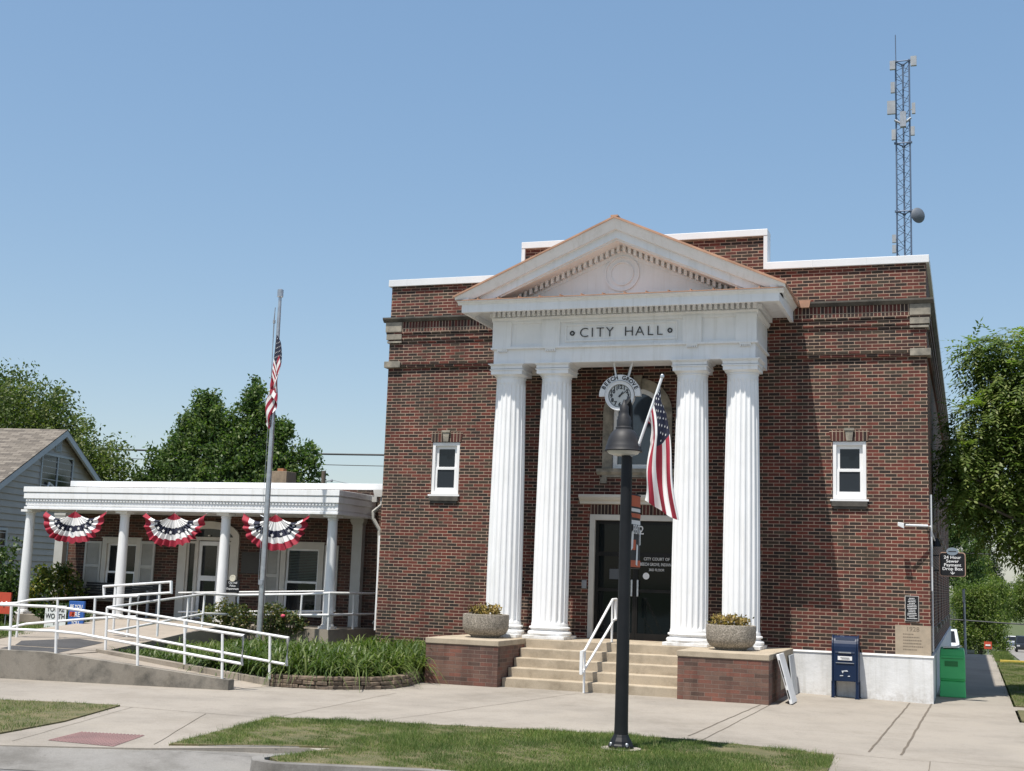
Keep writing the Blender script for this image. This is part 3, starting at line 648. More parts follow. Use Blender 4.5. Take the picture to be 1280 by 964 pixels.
# cornice: corona, lip, side crowns
b = MB(); YC = -2.02
b.box(-3.05,3.05,YC,-.001,7.131,7.25); b.box(-3.05,3.05,YC-.002,YC+.07,7.035,7.131); b.box(2.985,3.052,YC+.07,-.001,7.035,7.13); b.box(-3.052,-2.985,YC+.07,-.001,7.035,7.13)
b.prism([(YC,7.18),(YC-.03,7.222),(YC-.085,7.236),(YC-.085,7.2515),(YC,7.2515)],'x',-3.13,3.13)
for s in (-1,1):
    pr = [(s*2.9,7.251),(s*3.055,7.251),(s*3.075,7.285),(s*3.125,7.33),(s*3.165,7.345),(s*3.165,7.37),(s*2.9,7.37)]
    b.prism(pr,'y',YC-.06,-.001)
b.build('cornice', WHITE, hall)
# raking cornice, tympanum, dentils
ZE, ZA, XE = 7.37, 8.775, 3.17; SL = (ZA-ZE)/XE
def rake(bb, top, bot, y0, y1, xe, zmin):
    """band between two lines parallel to the slope, cut at zmin"""
    for s in (-1,1):
        zt = lambda x: ZA-top-SL*x
        zb_ = lambda x: ZA-bot-SL*x
        xb = min(xe, (ZA-bot-zmin)/SL)
        poly = [(0,zb_(0)),(s*xb,zb_(xb))]
        if xb < xe: poly.append((s*xe, max(zmin, zt(xe)-.02)))
        poly += [(s*xe, zt(xe)),(0,zt(0))]
        bb.prism(poly,'y',y0,y1)
b = MB(); rake(b,.055,.24,YC-.02,-.9,3.155,7.30); rake(b,.235,.40,YC+.055,-1.46,3.05,7.285); rake(b,.385,.43,YC+.10,-1.46,3.0,7.285)
for s in (-1,1):      # sloping crown face of the rake
    P = lambda x, o_, y: (s*x, y, ZA-o_-SL*x)
    bot = [P(0,.055,YC-.115),P(3.165,.055,YC-.115),P(3.165,.055,YC-.015),P(0,.055,YC-.015)]; low = [P(0,.235,YC-.028),P(3.165,.16,YC-.06),P(3.165,.16,YC-.015),P(0,.235,YC-.015)]
    low = [P(0,.24,YC-.022),P(2.80,.24,YC-.022),P(2.80,.24,YC-.012),P(0,.24,YC-.012)]; bot = [P(0,.055,YC-.115),P(2.80,.055,YC-.115),P(2.80,.055,YC-.012),P(0,.055,YC-.012)]
    b.hexa(low, bot)
    b.hexa([P(2.80,.24,YC-.022),P(3.165,.10,YC-.09),P(3.165,.10,YC-.012),P(2.80,.24,YC-.012)],[P(2.80,.055,YC-.115),P(3.165,.055,YC-.115),P(3.165,.055,YC-.012),P(2.80,.055,YC-.012)])
ped = b.build('pediment', WHITE, hall)
b = MB(); b.prism([(-2.55,7.255),(2.55,7.255),(0,8.40)],'y',-1.47,-.9)
b.prism([(-1.95,7.40),(1.95,7.40),(1.55,7.43),(-1.55,7.43)],'y',-1.485,-1.46)
for s in (-1,1): b.prism([(s*1.95,7.40),(s*1.72,7.43),(0,8.155),(0,8.25)],'y',-1.487,-1.46)
b.build('tympanum', WHITE, ped)
for ri, ro, y in ((.315,.345,-1.50),(.21,.232,-1.495)):
    b = MB()
    for i in range(40):
        t0, t1 = 2*PI*i/40, 2*PI*(i+1)/40
        b.prism([(ri*math.cos(t0),7.80+ri*math.sin(t0)),(ro*math.cos(t0),7.80+ro*math.sin(t0)),(ro*math.cos(t1),7.80+ro*math.sin(t1)),(ri*math.cos(t1),7.80+ri*math.sin(t1))],'y',y,-1.46)
    b.build('medallion_ring', WHITE, ped)
b = MB()
for s in (-1,1):
    x = .03
    while x < 2.25:
        z = ZA-.43-SL*(x+.028); b.prism([(s*x,z-.105+SL*.028),(s*(x+.056),z-.105-SL*.028),(s*(x+.056),z-SL*.028+.012),(s*x,z+SL*.028+.012)],'y',-1.60,-1.46); x += .1085
b.build('raking_dentils', WHITE, ped)
b = MB()
for s in (-1,1):
    for (zz, yy0, yy1) in ((0,YC-.145,-.001),):
        p = [(0,ZA-.055),(s*3.185,ZA-.055-SL*3.185),(s*3.185,ZA-.02-SL*3.185),(0,ZA-.02)]; b.prism(p,'y',yy0,yy1)
    y = YC-.06
    x = .0
    k = YC-.03
    while k < -.1: b.prism([(0,ZA-.02),(s*3.18,ZA-.02-SL*3.18),(s*3.18,ZA+.008-SL*3.18),(0,ZA+.008)],'y',k,k+.02); k += .42
b.box(-.07,.07,YC-.13,0,ZA-.03,ZA+.0)
b.hexa([(-3.135,YC-.10,7.253),(3.135,YC-.10,7.253),(2.8,-1.47,7.253),(-2.8,-1.47,7.253)],[(-3.135,YC-.10,7.268),(3.135,YC-.10,7.268),(2.8,-1.47,7.345),(-2.8,-1.47,7.345)])
k = -2.7
while k < 2.8: b.hexa([(k,YC-.10,7.268),(k+.02,YC-.10,7.268),(k+.02,-1.47,7.345),(k,-1.47,7.345)],[(k,YC-.10,7.298),(k+.02,YC-.10,7.298),(k+.02,-1.47,7.373),(k,-1.47,7.373)]); k += .415
b.build('copper_roof', COPPER, hall)
b = MB(); b.prism([(3.2,7.30),(3.36,7.30),(3.39,7.44),(3.17,7.44)],'y',-.14,-.002); b.build('copper_conductor_head', COPPER, hall)
# cornerstone
b = MB(); b.box(4.885,5.502,-.008,.1,.842,1.369); b.box(W-.05,W+.006,.1,.42,.842,1.367); cs = b.build('cornerstone', CORNERSTONE, hall)
text('date_numerals', '1928', .115, (5.19,-.009,1.30), CORNERSTONE_CUT, cs, depth=.0015, sx=1.05)
for k, wv in enumerate((.16,.28,.33,.3,.34,.22)):
    b = MB(); z = 1.20-k*.055; x = 5.02; b.box(x,x+wv,-.0088,0,z+.009,z+.013)
    while x < 5.02+wv: q = random.uniform(.012,.03); b.box(x,x+q,-.0095,0,z,z+.022); x += q+.010
    b.build('worn_inscription', CORNERSTONE_CUT, cs)

# side windows
for h in sidewin:
    b = MB(); b.wall(h[0],h[1],h[2],h[3],W-.10,W-.02,[(h[0]+.07,h[1]-.07,h[2]+.07,h[3]-.07)],axis='x'); b.box(W-.09,W-.03,h[0]+.07,h[1]-.07,(h[2]+h[3])/2-.025,(h[2]+h[3])/2+.025); wf = b.build('side_window', VINYL, hall)
    b = MB(); b.quad((W-.06,h[0]+.05,h[2]+.05),(W-.06,h[1]-.05,h[2]+.05),(W-.06,h[1]-.05,h[3]-.05),(W-.06,h[0]+.05,h[3]-.05)); b.build('pane', GLASS, wf)
    b = MB(); b.box(W-.05,W+.06,h[0]-.05,h[1]+.05,h[2]-.10,h[2]-.002); b.build('sill', STONE, wf)
b = MB(); b.tube([(W+.03,.10,3.75),(W+.03,.10,2.0)],.022,8); b.tube([(W+.03,.42,3.0),(W+.03,.42,.9)],.016,8); b.build('conduit', WHITE_METAL, hall)
b = MB(); b.box(-1.06,-.965,-.04,0,1.82,1.98); b.build('door_opener_box', GALV, hall, bevel=.006)

# ------------------------------------------------------------------ things on and around the hall
def planter(loc, label, seed):
    p = empty('flower_planter', loc, label, 'planter', 'aggregate planters on the entrance piers')
    prof = [(.26,0),(.27,.02),(.285,.035),(.37,.075),(.415,.14),(.43,.20),(.43,.40),(.425,.425),(.40,.43),(.385,.425),(.37,.38),(.0,.37)]
    b = MB(); b.lathe(loc, prof, 40); b.build('bowl', EXPOSED, p, smooth=True)
    b = MB(); b.lathe(loc, [(.372,.375),(.2,.40),(.01,.405)], 24); b.build('soil', SOIL, p)
    return p
pl1 = planter((-2.30,-2.06,.866), 'round exposed aggregate planter on the left brick pier', 1)
pl2 = planter((2.25,-2.06,.866), 'round exposed aggregate planter on the right brick pier', 2)
def leaves(n, centers, spread, size, asp=.45, droop=0, seed=0, up=.0, fold=True):
    """n leaf quads (pointed diamonds) scattered about given centres -> V, F"""
    r = np.random.default_rng(seed); cs_ = np.asarray(centers); idx = r.integers(0, len(cs_), n)
    sp = np.asarray(spread); P = cs_[idx] + np.clip(r.normal(0, 1, (n,3)), -1.5, 1.5)*(sp[idx][:,None] if sp.ndim == 1 and len(sp) == len(cs_) else sp)
    d = r.normal(0, 1, (n,3)); d[:,2] += up; d[:,2] -= droop; d /= np.linalg.norm(d, axis=1)[:,None]
    q = r.normal(0, 1, (n,3)); s_ = np.cross(d, q); s_ /= np.linalg.norm(s_, axis=1)[:,None]
    L = size*r.uniform(.6,1.35,n)[:,None]; w_ = L*asp*.5
    nrm = np.cross(d, s_)
    V = np.stack([P, P+d*L*.45+s_*w_+nrm*w_*.25, P+d*L, P+d*L*.45-s_*w_+nrm*w_*.25], 1).reshape(-1,3)
    return V, np.arange(n*4).reshape(-1,4)
def flowers(loc, label, seed):
    r = np.random.default_rng(seed); cs_ = []
    for _ in range(60):
        a, q = r.uniform(0,2*PI), .30*math.sqrt(r.uniform()); cs_.append((loc[0]+q*math.cos(a), loc[1]+q*math.sin(a), loc[2]+.47+r.uniform(-.03,.07)*(1-q)))
    V, F = leaves(820, cs_, .045, .060, .55, seed=seed, up=.6)
    o = np_mesh('planter_flowers', V, F, FLOWL, loc=(loc[0],loc[1],loc[2]+.40)); return tag(o, label, 'flowers', 'flowers in the two planters')
flowers((-2.30,-2.06,.866), 'yellow and cream flowers growing in the left planter', 3); flowers((2.25,-2.06,.866), 'yellow and cream flowers growing in the right planter', 4)
# pipe railings
def railing(label, rails, posts, r=.023, cat='railing', group='white pipe railings', feet=None, name='pipe_railing'):
    base = posts[0][0]; t = empty(name, base, label, cat, group)
    for p in rails: b = MB(); b.tube(p, r, 8); b.build('rail', PIPE, t, smooth=True)
    for p in posts: b = MB(); b.tube(p, r*.98, 8); b.build('post', PIPE, t, smooth=True)
    return t
railing('short white pipe handrail in the middle of the entrance steps',
        [[(-.1,-3.05,.40),(-.1,-3.24,.40),(-.1,-3.24,.765),(-.1,-3.05,.775),(-.1,-1.25,1.64),(-.1,-1.0,1.645),(-.1,-1.0,1.27),(-.1,-1.12,1.262),(-.1,-3.10,.43)]],
        [[(-.1,-3.04,.06),(-.1,-3.04,.775)],[(-.1,-1.25,.86),(-.1,-1.25,1.64)]], .022, 'handrail', None, name='stair_handrail')
railing('white pipe railing on the low front wall of the lower ramp',
        [[(-13,-7.88,1.25),(-8.0,-7.1,1.245),(-7.6,-7.04,1.215),(-4.715,-6.59,.918),(-4.712,-6.59,.477),(-7.5,-7.02,.83),(-7.95,-7.1,.855),(-13,-7.88,.85)]],
        [[(-12.0,-7.72,.5),(-12.0,-7.72,1.25)],[(-10.2,-7.44,.5),(-10.2,-7.44,1.25)],[(-8.70,-7.21,.5),(-8.74,-7.21,1.245)],[(-7.878,-7.085,.45),(-7.925,-7.094,1.235)],[(-6.454,-6.862,.33),(-6.51,-6.87,1.10)],[(-5.02,-6.638,.2),(-5.065,-6.646,.95)]])
railing('white pipe railing on the kerb between the lower ramp and the daylilies',
        [[(-8.1,-5.53,1.215),(-4.461,-5.6,.864),(-4.455,-5.6,.43),(-8.02,-5.55,.813)]],
        [[(-8.06,-5.54,.45),(-8.1,-5.53,1.215)],[(-6.40,-5.6,.33),(-6.46,-5.6,1.05)],[(-4.76,-5.6,.18),(-4.80,-5.6,.895)]])
railing('long white pipe railing rising beside the upper ramp and along the porch edge',
        [[(-8.1,-5.5,1.215),(-8.75,-2.73,1.328),(-9.22,-.68,1.414),(-8.96,.25,1.40),(-7.42,.3,1.472),(-6.796,.366,1.52),(-6.474,2.1,1.525)],[(-8.17,-5.22,.797),(-8.91,-2.02,.937),(-9.24,-.6,1.0),(-8.96,.25,.97),(-7.42,.3,1.03),(-6.8,.355,1.054),(-6.48,2.08,1.07)]],
        [[(-8.99,-1.65,.65),(-9.0,-1.62,1.38)],[(-9.21,-.72,.72),(-9.22,-.68,1.414)],[(-8.96,.27,.74),(-8.96,.25,1.40)],[(-8.33,.28,.74),(-8.33,.28,1.43)],[(-7.44,.3,.74),(-7.42,.3,1.472)],[(-6.79,.37,.74),(-6.796,.366,1.52)],[(-6.633,1.25,.74),(-6.64,1.21,1.522)],[(-6.478,2.08,.74),(-6.474,2.1,1.525)]])
railing('white pipe railing on the far left side of the upper ramp',
        [[(-13,-4.6,1.02),(-11.17,-4.194,1.166),(-10.89,-4.135,1.237),(-9.277,-3.804,1.357),(-8.761,-3.697,1.391),(-8.762,-3.697,1.0),(-8.95,-3.736,.993),(-9.59,-3.868,.938),(-10.93,-4.143,.781),(-11.21,-4.2,.709),(-13,-4.6,.56)]],
        [[(-11.1,-4.18,.5),(-11.1,-4.18,1.18)],[(-10.281,-4.01,.5),(-10.349,-4.024,1.28)],[(-9.585,-3.867,.57),(-9.607,-3.871,1.335)],[(-8.924,-3.731,.62),(-8.908,-3.728,1.385)]])
railing('short looped white handrail standing on the walkway before the porch',
        [[(-9.88,-3.231,1.30),(-9.908,-3.222,1.535),(-7.926,-3.893,1.68),(-7.904,-3.9,1.481),(-9.88,-3.231,1.334)]],
        [[(-8.214,-3.795,.66),(-8.24,-3.786,1.655)],[(-9.511,-3.356,.64),(-9.539,-3.347,1.56)]])
railing('white pipe guard rail inside the porch between two columns',
        [[(-6.98,1.0,1.557),(-10.98,1.0,1.379)],[(-6.95,1.0,1.126),(-10.95,1.0,.947)]],
        [[(-10.6,1.0,.74),(-10.6,1.0,1.395)],[(-8.75,1.0,.74),(-8.75,1.0,1.478)],[(-7.02,1.0,.74),(-7.02,1.0,1.555)]], .02)
# ramp
ramp_t = empty('wheelchair_ramp', (-8,-6,0), 'weathered concrete ramp with low walls leading up to the brick annex porch', 'ramp')
def wy(x): return -6.68+(x+4.9)*.156
b = MB()
for xa, xb, za, zb in ((-20,-8.1,.52,.52),(-8.1,-7.6,.52,.48),(-7.6,-4.88,.48,.222)):
    b.hexa([(xa,wy(xa),-.1),(xb,wy(xb),-.1),(xb,wy(xb)+.17,-.1),(xa,wy(xa)+.17,-.1)],[(xa,wy(xa),za),(xb,wy(xb),zb),(xb,wy(xb)+.17,zb),(xa,wy(xa)+.17,za)])
b.build('front_wall', WALLC, ramp_t)
b = MB(); b.hexa([(-8.2,-5.62,-.05),(-4.75,-5.62,-.05),(-4.75,-5.45,-.05),(-8.2,-5.45,-.05)],[(-8.2,-5.62,.50),(-4.75,-5.62,.178),(-4.75,-5.45,.178),(-8.2,-5.45,.50)]); b.build('kerb_wall', RAMPC, ramp_t)
b = MB()
def slab(p): b.hexa([(x,y,-.1) for x,y,z in p],[tuple(q) for q in p])
slab([(-8.15,wy(-8.15)+.17,.44),(-4.85,-6.5,.07),(-4.75,-5.62,.07),(-8.15,-5.62,.44)])
slab([(-20,wy(-20)+.17,.455),(-8.15,wy(-8.15)+.17,.455),(-8.15,-5.45,.455),(-11,-5.45,.455),(-20,-6.6,.455)])
slab([(-8.15,-5.44,.461),(-9.3,.39,.74),(-12.3,.39,.74),(-12.0,-2.5,.602),(-11,-5.44,.461)])
b.build('ramp_floor', concrete('ramp_floor_concrete', (.33,.285,.235), (.26,.225,.185), sc=.8), ramp_t)
# flat dark grey patch over the landing and the start of the upper ramp
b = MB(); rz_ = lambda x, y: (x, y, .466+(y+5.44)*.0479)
b.add([(-9.75,-6.2,.4585),(-8.35,-6.45,.4585),(-8.75,-5.47,.4585),(-10.1,-5.47,.4585)],[(0,1,2,3)]); b.add([rz_(-10.1,-5.40),rz_(-8.78,-5.40),rz_(-9.05,-4.25),rz_(-9.95,-3.85),rz_(-10.55,-4.7)],[(0,1,2,3,4)]); struct(b.build('dark_patch', concrete('patch_dark_grey', (.06,.058,.058), (.04,.04,.04), sc=2)))
# leaning white panels
b = MB()
def lean(bb, foot, top, along, w_, th):
    foot, top, along = Vector(foot), Vector(top), Vector(along).normalized(); up = (top-foot); nrm = up.cross(along).normalized(); c = (foot+top)/2
    return bb.obox(c, along*w_/2, up/2, nrm*th/2), up.normalized(), nrm, c
b = MB(); _, up, nr, cc = lean(b, (3.36,-2.35,.06), (3.13,-2.35,.86), (0,1,0), .62, .05)
bt_ = b.build('folding_sign', simple('white_plastic', (.80,.80,.80), (.72,.72,.72), 4, .4), None, loc=(3.36,-2.35,.06), bevel=.01)
tag(bt_, 'white folded plastic sidewalk sign leaning on the right brick pier', 'sign')
b = MB(); e = Vector((0,-1,0))
b.obox(cc+e*.312+up*.18, Vector((.010,0,0)), up*.14, Vector((0,.006,0))); b.obox(cc+e*.312-up*.25, Vector((.012,0,0)), up*.07, Vector((0,.006,0))); b.obox(cc+e*.312+up*.0, Vector((.006,0,0)), up*.10, Vector((0,.006,0)))
b.build('hinge_slot', LAMPMET, bt_)
b = MB(); lean(b, (3.17,-.50,.02), (3.085,-.50,.76), (0,1,0), .62, .02)
o = b.build('leaning_board', simple('pale_grey_board', (.52,.55,.57), (.45,.48,.5), 4, .5), None, loc=(3.23,-.55,.02)); tag(o, 'thin pale grey board leaning between the pier and the white wall base', 'board')

# mailbox
mx, my = 4.03, -.42
mb = empty('mailbox', (mx,my+.2,gz(mx)-.01), 'dark blue street collection mailbox on four legs by the white wall base', 'mailbox')
z0 = gz(mx)
b = MB(); prof = [(my,z0+.30),(my+.40,z0+.30),(my+.40,z0+.86)] + [(my+.20+.20*math.cos(a), z0+.86+.245*math.sin(a)) for a in [PI*i/14 for i in range(1,14)]] + [(my,z0+.86)]
b.prism(prof,'x',mx-.205,mx+.205); b.build('body', MAILBLUE, mb, bevel=.006)
b = MB()
for s in (-1,1):
    xa = mx+s*.222
    p2 = [(my-.012,z0+.28),(my+.412,z0+.28),(my+.412,z0+.86)] + [(my+.20+.212*math.cos(a), z0+.86+.262*math.sin(a)) for a in [PI*i/14 for i in range(1,14)]] + [(my-.012,z0+.86)]
    b.prism(p2,'x',xa-.012,xa+.012)
b.build('side_panel', MAILBLUE, mb, bevel=.004)
for sx in (-1,1):
    for yy in (my, my+.35):
        b = MB(); b.box(mx+sx*.213-.028,mx+sx*.213+.028,yy,yy+.05,z0-.02,z0+.30); b.box(mx+sx*.213-.04,mx+sx*.213+.04,yy-.01,yy+.06,z0-.01,z0+.012); b.build('leg', MAILBLUE, mb)
b = MB(); b.prism([(my-.008,z0+.80),(my+.03,z0+.80),(my+.10,z0+1.055),(my+.06,z0+1.065)],'x',mx-.17,mx+.17); b.build('chute_door', simple('mailbox_dark_blue', (.006,.018,.05)), mb)
b = MB(); b.box(mx-.11,mx+.11,my-.03,my+.01,z0+.80,z0+.82); b.box(mx-.16,mx+.16,my-.014,my+.0,z0+.62,z0+.632); b.build('pull_bar', ALU, mb)
b = MB(); b.box(mx-.125,mx+.125,my-.010,my,z0+.675,z0+.745); b.build('schedule_card', WLET, mb)
b = MB(); b.box(mx-.08,mx+.08,my-.012,my-.009,z0+.712,z0+.722); b.box(mx-.06,mx+.085,my-.012,my-.009,z0+.692,z0+.700); b.build('card_print', INK, mb)
b = MB(); b.prism([(mx-.06,z0+.485),(mx+.04,z0+.50),(mx+.055,z0+.475),(mx-.02,z0+.478),(mx-.04,z0+.44)],'y',my-.006,my-.001); b.prism([(mx-.09,z0+.39),(mx-.03,z0+.395),(mx-.035,z0+.41),(mx-.09,z0+.405)],'y',my-.006,my-.001); b.prism([(mx+.05,z0+.385),(mx+.09,z0+.39),(mx+.085,z0+.405),(mx+.05,z0+.40)],'y',my-.006,my-.001); b.prism([(mx-.1,z0+1.10),(mx-.02,z0+1.10),(mx-.04,z0+1.07),(mx-.08,z0+1.07)],'y',my+.15,my+.155)
b.build('white_emblem', simple('faded_white_decal', (.55,.58,.62)), mb)

# green drop box
gb = empty('drop_box', (5.85,2.1,0), 'bright green plastic newspaper box on the side sidewalk by the brick corner', 'newspaper box')
b = MB(); x0, x1 = 5.60, 6.08
b.hexa([(x0,1.86,0),(x1,1.86,0),(x1,2.36,0),(x0,2.36,0)],[(x0+.012,1.90,.30),(x1-.012,1.90,.30),(x1-.012,2.34,.30),(x0+.012,2.34,.30)])
b.hexa([(x0+.012,1.90,.30),(x1-.012,1.90,.30),(x1-.012,2.34,.30),(x0+.012,2.34,.30)],[(x0+.005,1.875,.34),(x1-.005,1.875,.34),(x1-.005,2.35,.34),(x0+.005,2.35,.34)])
b.hexa([(x0+.005,1.875,.34),(x1-.005,1.875,.34),(x1-.005,2.35,.34),(x0+.005,2.35,.34)],[(x0+.01,1.89,.78),(x1-.01,1.89,.78),(x1-.01,2.34,.86),(x0+.01,2.34,.86)])
b.hexa([(x0+.01,1.89,.78),(x1-.01,1.89,.78),(x1-.01,2.34,.86),(x0+.01,2.34,.86)],[(x0+.02,1.97,.90),(x1-.03,1.97,.90),(x1-.03,2.32,.93),(x0+.02,2.32,.93)])
b.build('body', GREEN, gb, bevel=.015)
b = MB(); b.box(5.70,5.94,1.874,1.90,.58,.68); b.box(5.64,6.04,1.872,1.90,.725,.732); b.box(5.64,6.04,1.89,1.91,.345,.352); b.build('door_recess', GREEND, gb)
b = MB(); b.obox((5.80,2.1,.94),(.13,0,.01),(0,.10,0),(0,0,.012)); b.obox((5.92,2.15,.95),(.07,.03,.02),(-.02,.08,0),(0,0,.01)); tag(b.build('newspaper', FWHITE, None, loc=(5.8,2.1,.93)), 'white folded papers lying on top of the green box', 'newspaper')

# hanging black sign at the corner
sg = empty('hanging_sign', (5.5,.5,2.5), 'black hanging payment drop box sign with pale border on the side wall', 'sign')
def rrect(x0,x1,z0,z1,r,n=6):
    p = []
    for cx, cz, a0 in ((x1-r,z0+r,-PI/2),(x1-r,z1-r,0),(x0+r,z1-r,PI/2),(x0+r,z0+r,PI)):
        for i in range(n+1): a = a0+PI/2*i/n; p.append((cx+r*math.cos(a),cz+r*math.sin(a)))
    return p
b = MB(); b.prism(rrect(5.655,6.115,2.275,2.72,.05),'y',.50,.53); b.build('border', simple('sign_border', (.42,.27,.20)), sg)
b = MB(); b.prism(rrect(5.67,6.10,2.29,2.705,.045),'y',.494,.536); b.build('board', BLACK, sg)
b = MB(); b.prism([(5.885+.105*math.cos(2*PI*i/28),2.735+.072*math.sin(2*PI*i/28)) for i in range(28)],'y',.485,.545); el_ = b.build('oval_emblem', simple('oval_grey', (.20,.25,.30)), sg)
b = MB(); b.box(5.815,5.955,.482,.49,2.728,2.742); b.build('emblem_band', LAMPMET, el_)
for i, t in enumerate(('24 Hour','Sewer','Payment','Drop Box')): text('sign_lettering', t, .078, (5.885,.492,2.625-i*.070), WLET, sg, depth=.002, sx=1.12, bold=.001)
b = MB(); b.box(5.88,5.89,.490,.494,2.322,2.37); arr = [(5.845,2.345),(5.853,2.352),(5.885,2.33),(5.917,2.352),(5.925,2.345),(5.885,2.312)]; b.prism(arr,'y',.490,.494); b.build('down_arrow', WLET, sg)
b = MB(); b.box(5.5,5.66,.508,.522,2.64,2.665); b.box(5.5,5.66,.508,.522,2.37,2.395); b.box(5.5,5.515,.48,.55,2.33,2.70); b.build('bracket', BLACK, sg)
# plaque
b = MB(); b.box(5.06,5.305,-.02,.002,1.445,1.90); pq = b.build('wall_plaque', simple('plaque_edge', (.45,.43,.40)), None, loc=(5.18,0,1.67)); tag(pq, 'small black historic plaque with white text above the cornerstone', 'plaque')
b = MB(); b.box(5.072,5.293,-.023,-.018,1.457,1.888); b.build('face', BLACK, pq)
b = MB()
for k in range(13):
    ww = random.uniform(.05,.09) if k not in (0,) else .05; z = 1.86-k*.030; x = 5.1825-ww
    while x < 5.1825+ww: q = random.uniform(.008,.022); b.box(x,min(x+q,5.1825+ww),-.0245,-.022,z-.012,z); x += q+.005
b.build('small_print', WLET, pq)
# security lights on the corner
fl = empty('floodlight', (5.5,0,3.16), 'white twin security light on a pipe arm at the brick corner', 'light')
b = MB(); b.tube([(5.47,-.01,3.165),(5.47,-.16,3.165),(5.10,-.30,3.165)],.020,8); b.tube([(5.51,.02,3.17),(5.53,.25,3.08),(5.58,.62,2.93)],.016,8); b.build('arm', WHITE_METAL, fl)
b = MB(); b.prism([(-.06,-.035),(.06,-.05),(.06,.05),(-.06,.035)],'x',0,.12); b.v = [(5.02+z*.0+y*.9, -.30+x, 3.165+z-.25*y) for z,x,y in [(v[2],v[0]-.06,v[1]) for v in b.v]]; b.build('lamp_head', WHITE_METAL, fl, bevel=.008)
b = MB(); b.lathe((5.6,.66,2.88), [(.03,.10),(.07,.03),(.09,-.05),(.08,-.055)], 14); b.build('lamp_head', BLACK, fl)

# street lamp
LX, LY = 2.377, -10.099
lamp = empty('street_lamp', (LX,LY,.065), 'black street lamp post with bell shaped head standing in the grass', 'street lamp')
b = MB(); b.lathe((LX,LY,.065), [(.15,0),(.15,.05),(.135,.07),(.125,.10),(.10,.14),(.085,.17)], 10); b.build('base', BLACK, lamp, bevel=.004)
for i in range(4):
    b = MB(); a = PI/4+PI/2*i; b.lathe((LX+.13*math.cos(a),LY+.13*math.sin(a),.11), [(.018,0),(.018,.03),(.01,.04)], 6); b.build('anchor_bolt', GALV, lamp)
b = MB(); b.lathe((LX,LY,.065), [(.082,.16),(.078,.3),(.064,3.46)], 20); b.build('pole', BLACK, lamp, smooth=True)
hx = LX-.045
b = MB(); b.lathe((hx,LY,0), [(.20,3.495),(.222,3.485),(.226,3.50),(.215,3.515),(.213,3.545),(.205,3.56),(.195,3.60),(.18,3.65),(.155,3.70),(.125,3.735),(.098,3.75),(.098,3.775),(.088,3.785),(.088,3.86),(.08,3.875),(.08,3.90),(.06,3.925),(.055,3.96),(.055,4.03),(.03,4.06),(.02,4.09),(.012,4.11)], 32); b.build('lamp_head', LAMPMET, lamp, smooth=True)
b = MB(); b.lathe((hx,LY,0), [(.195,3.49),(.17,3.46),(.10,3.44),(.02,3.435)], 24); b.build('lens', simple('frosted_lens', (.55,.55,.52), rough=.3), lamp, smooth=True)
b = MB(); b.tube([(hx,LY,4.02),(hx+.04,LY+.03,4.10),(hx+.06,LY+.06,4.02),(LX+.03,LY+.05,3.7),(LX,LY,3.45)],[.03,.028,.028,.03,.05],8); b.build('gooseneck', BLACK, lamp, smooth=True)
b = MB(); b.lathe((LX,LY,.05), [(.23,0),(.235,.03),(.2,.032)], 14); struct(b.build('lamp_footing', WALKC))
# banner on the post
d = Vector((.035,.90,0)).normalized()
bn = empty('street_banner', (LX,LY,2.2), 'narrow orange and black events banner on the lamp post', 'banner')
def bq(bb, u0, u1, z0, z1, off, skew=0):
    a = Vector((LX+.055,LY+.03,0)); n_ = Vector((d.y,-d.x,0))
    P = lambda u, z: (a + d*u + n_*(off+.015*math.sin(u*9+z*2))) + Vector((0,0,z))
    k = 6
    for i in range(k):
        ua, ub = u0+(u1-u0)*i/k, u0+(u1-u0)*(i+1)/k; sk = skew
        bb.quad(P(ua,z0+sk*ua),P(ub,z0+sk*ub),P(ub,z1+sk*ub),P(ua,z1+sk*ua))
b = MB(); bq(b,0,.37,2.14,2.98,0); b.build('cloth', simple('banner_black', (.02,.018,.022), (.03,.028,.03), 5, .7), bn)
for off in (.004,-.004):
    for q in ((.0,.37,2.85,2.98,off),(0,.37,2.72,2.77,off),(.0,.37,2.14,2.22,off),(.02,.2,2.34,2.46,off)): b = MB(); bq(b,*q); b.build('orange_panel', ORANGE, bn)
    for q in ((.02,.35,2.79,2.83,off),(.02,.35,2.64,2.69,off)): b = MB(); bq(b,*q); b.build('white_stripe', FWHITE, bn)
    for q in ((.06,.12,2.30,2.52,off*1.4,.5),(.22,.27,2.26,2.50,off*1.4,-.4),(.32,.36,2.3,2.48,off*1.4,.3)): b = MB(); bq(b,*q); b.build('white_slash', FWHITE, bn)
ang = math.atan2(d.y, d.x); nn = Vector((d.y,-d.x,0)); pp = Vector((LX+.055,LY+.03,2.575)) + d*.185 + nn*.022
text('banner_lettering', 'EVENTS', .15, pp, FWHITE, bn, depth=.001, rot=(PI/2,0,ang), sx=.56, bold=.002)
for z in (2.99,2.13): b = MB(); b.tube([(LX,LY,z),tuple(Vector((LX+.055,LY+.03,z))+d*.38)],.012,6); b.build('banner_arm', BLACK, bn)
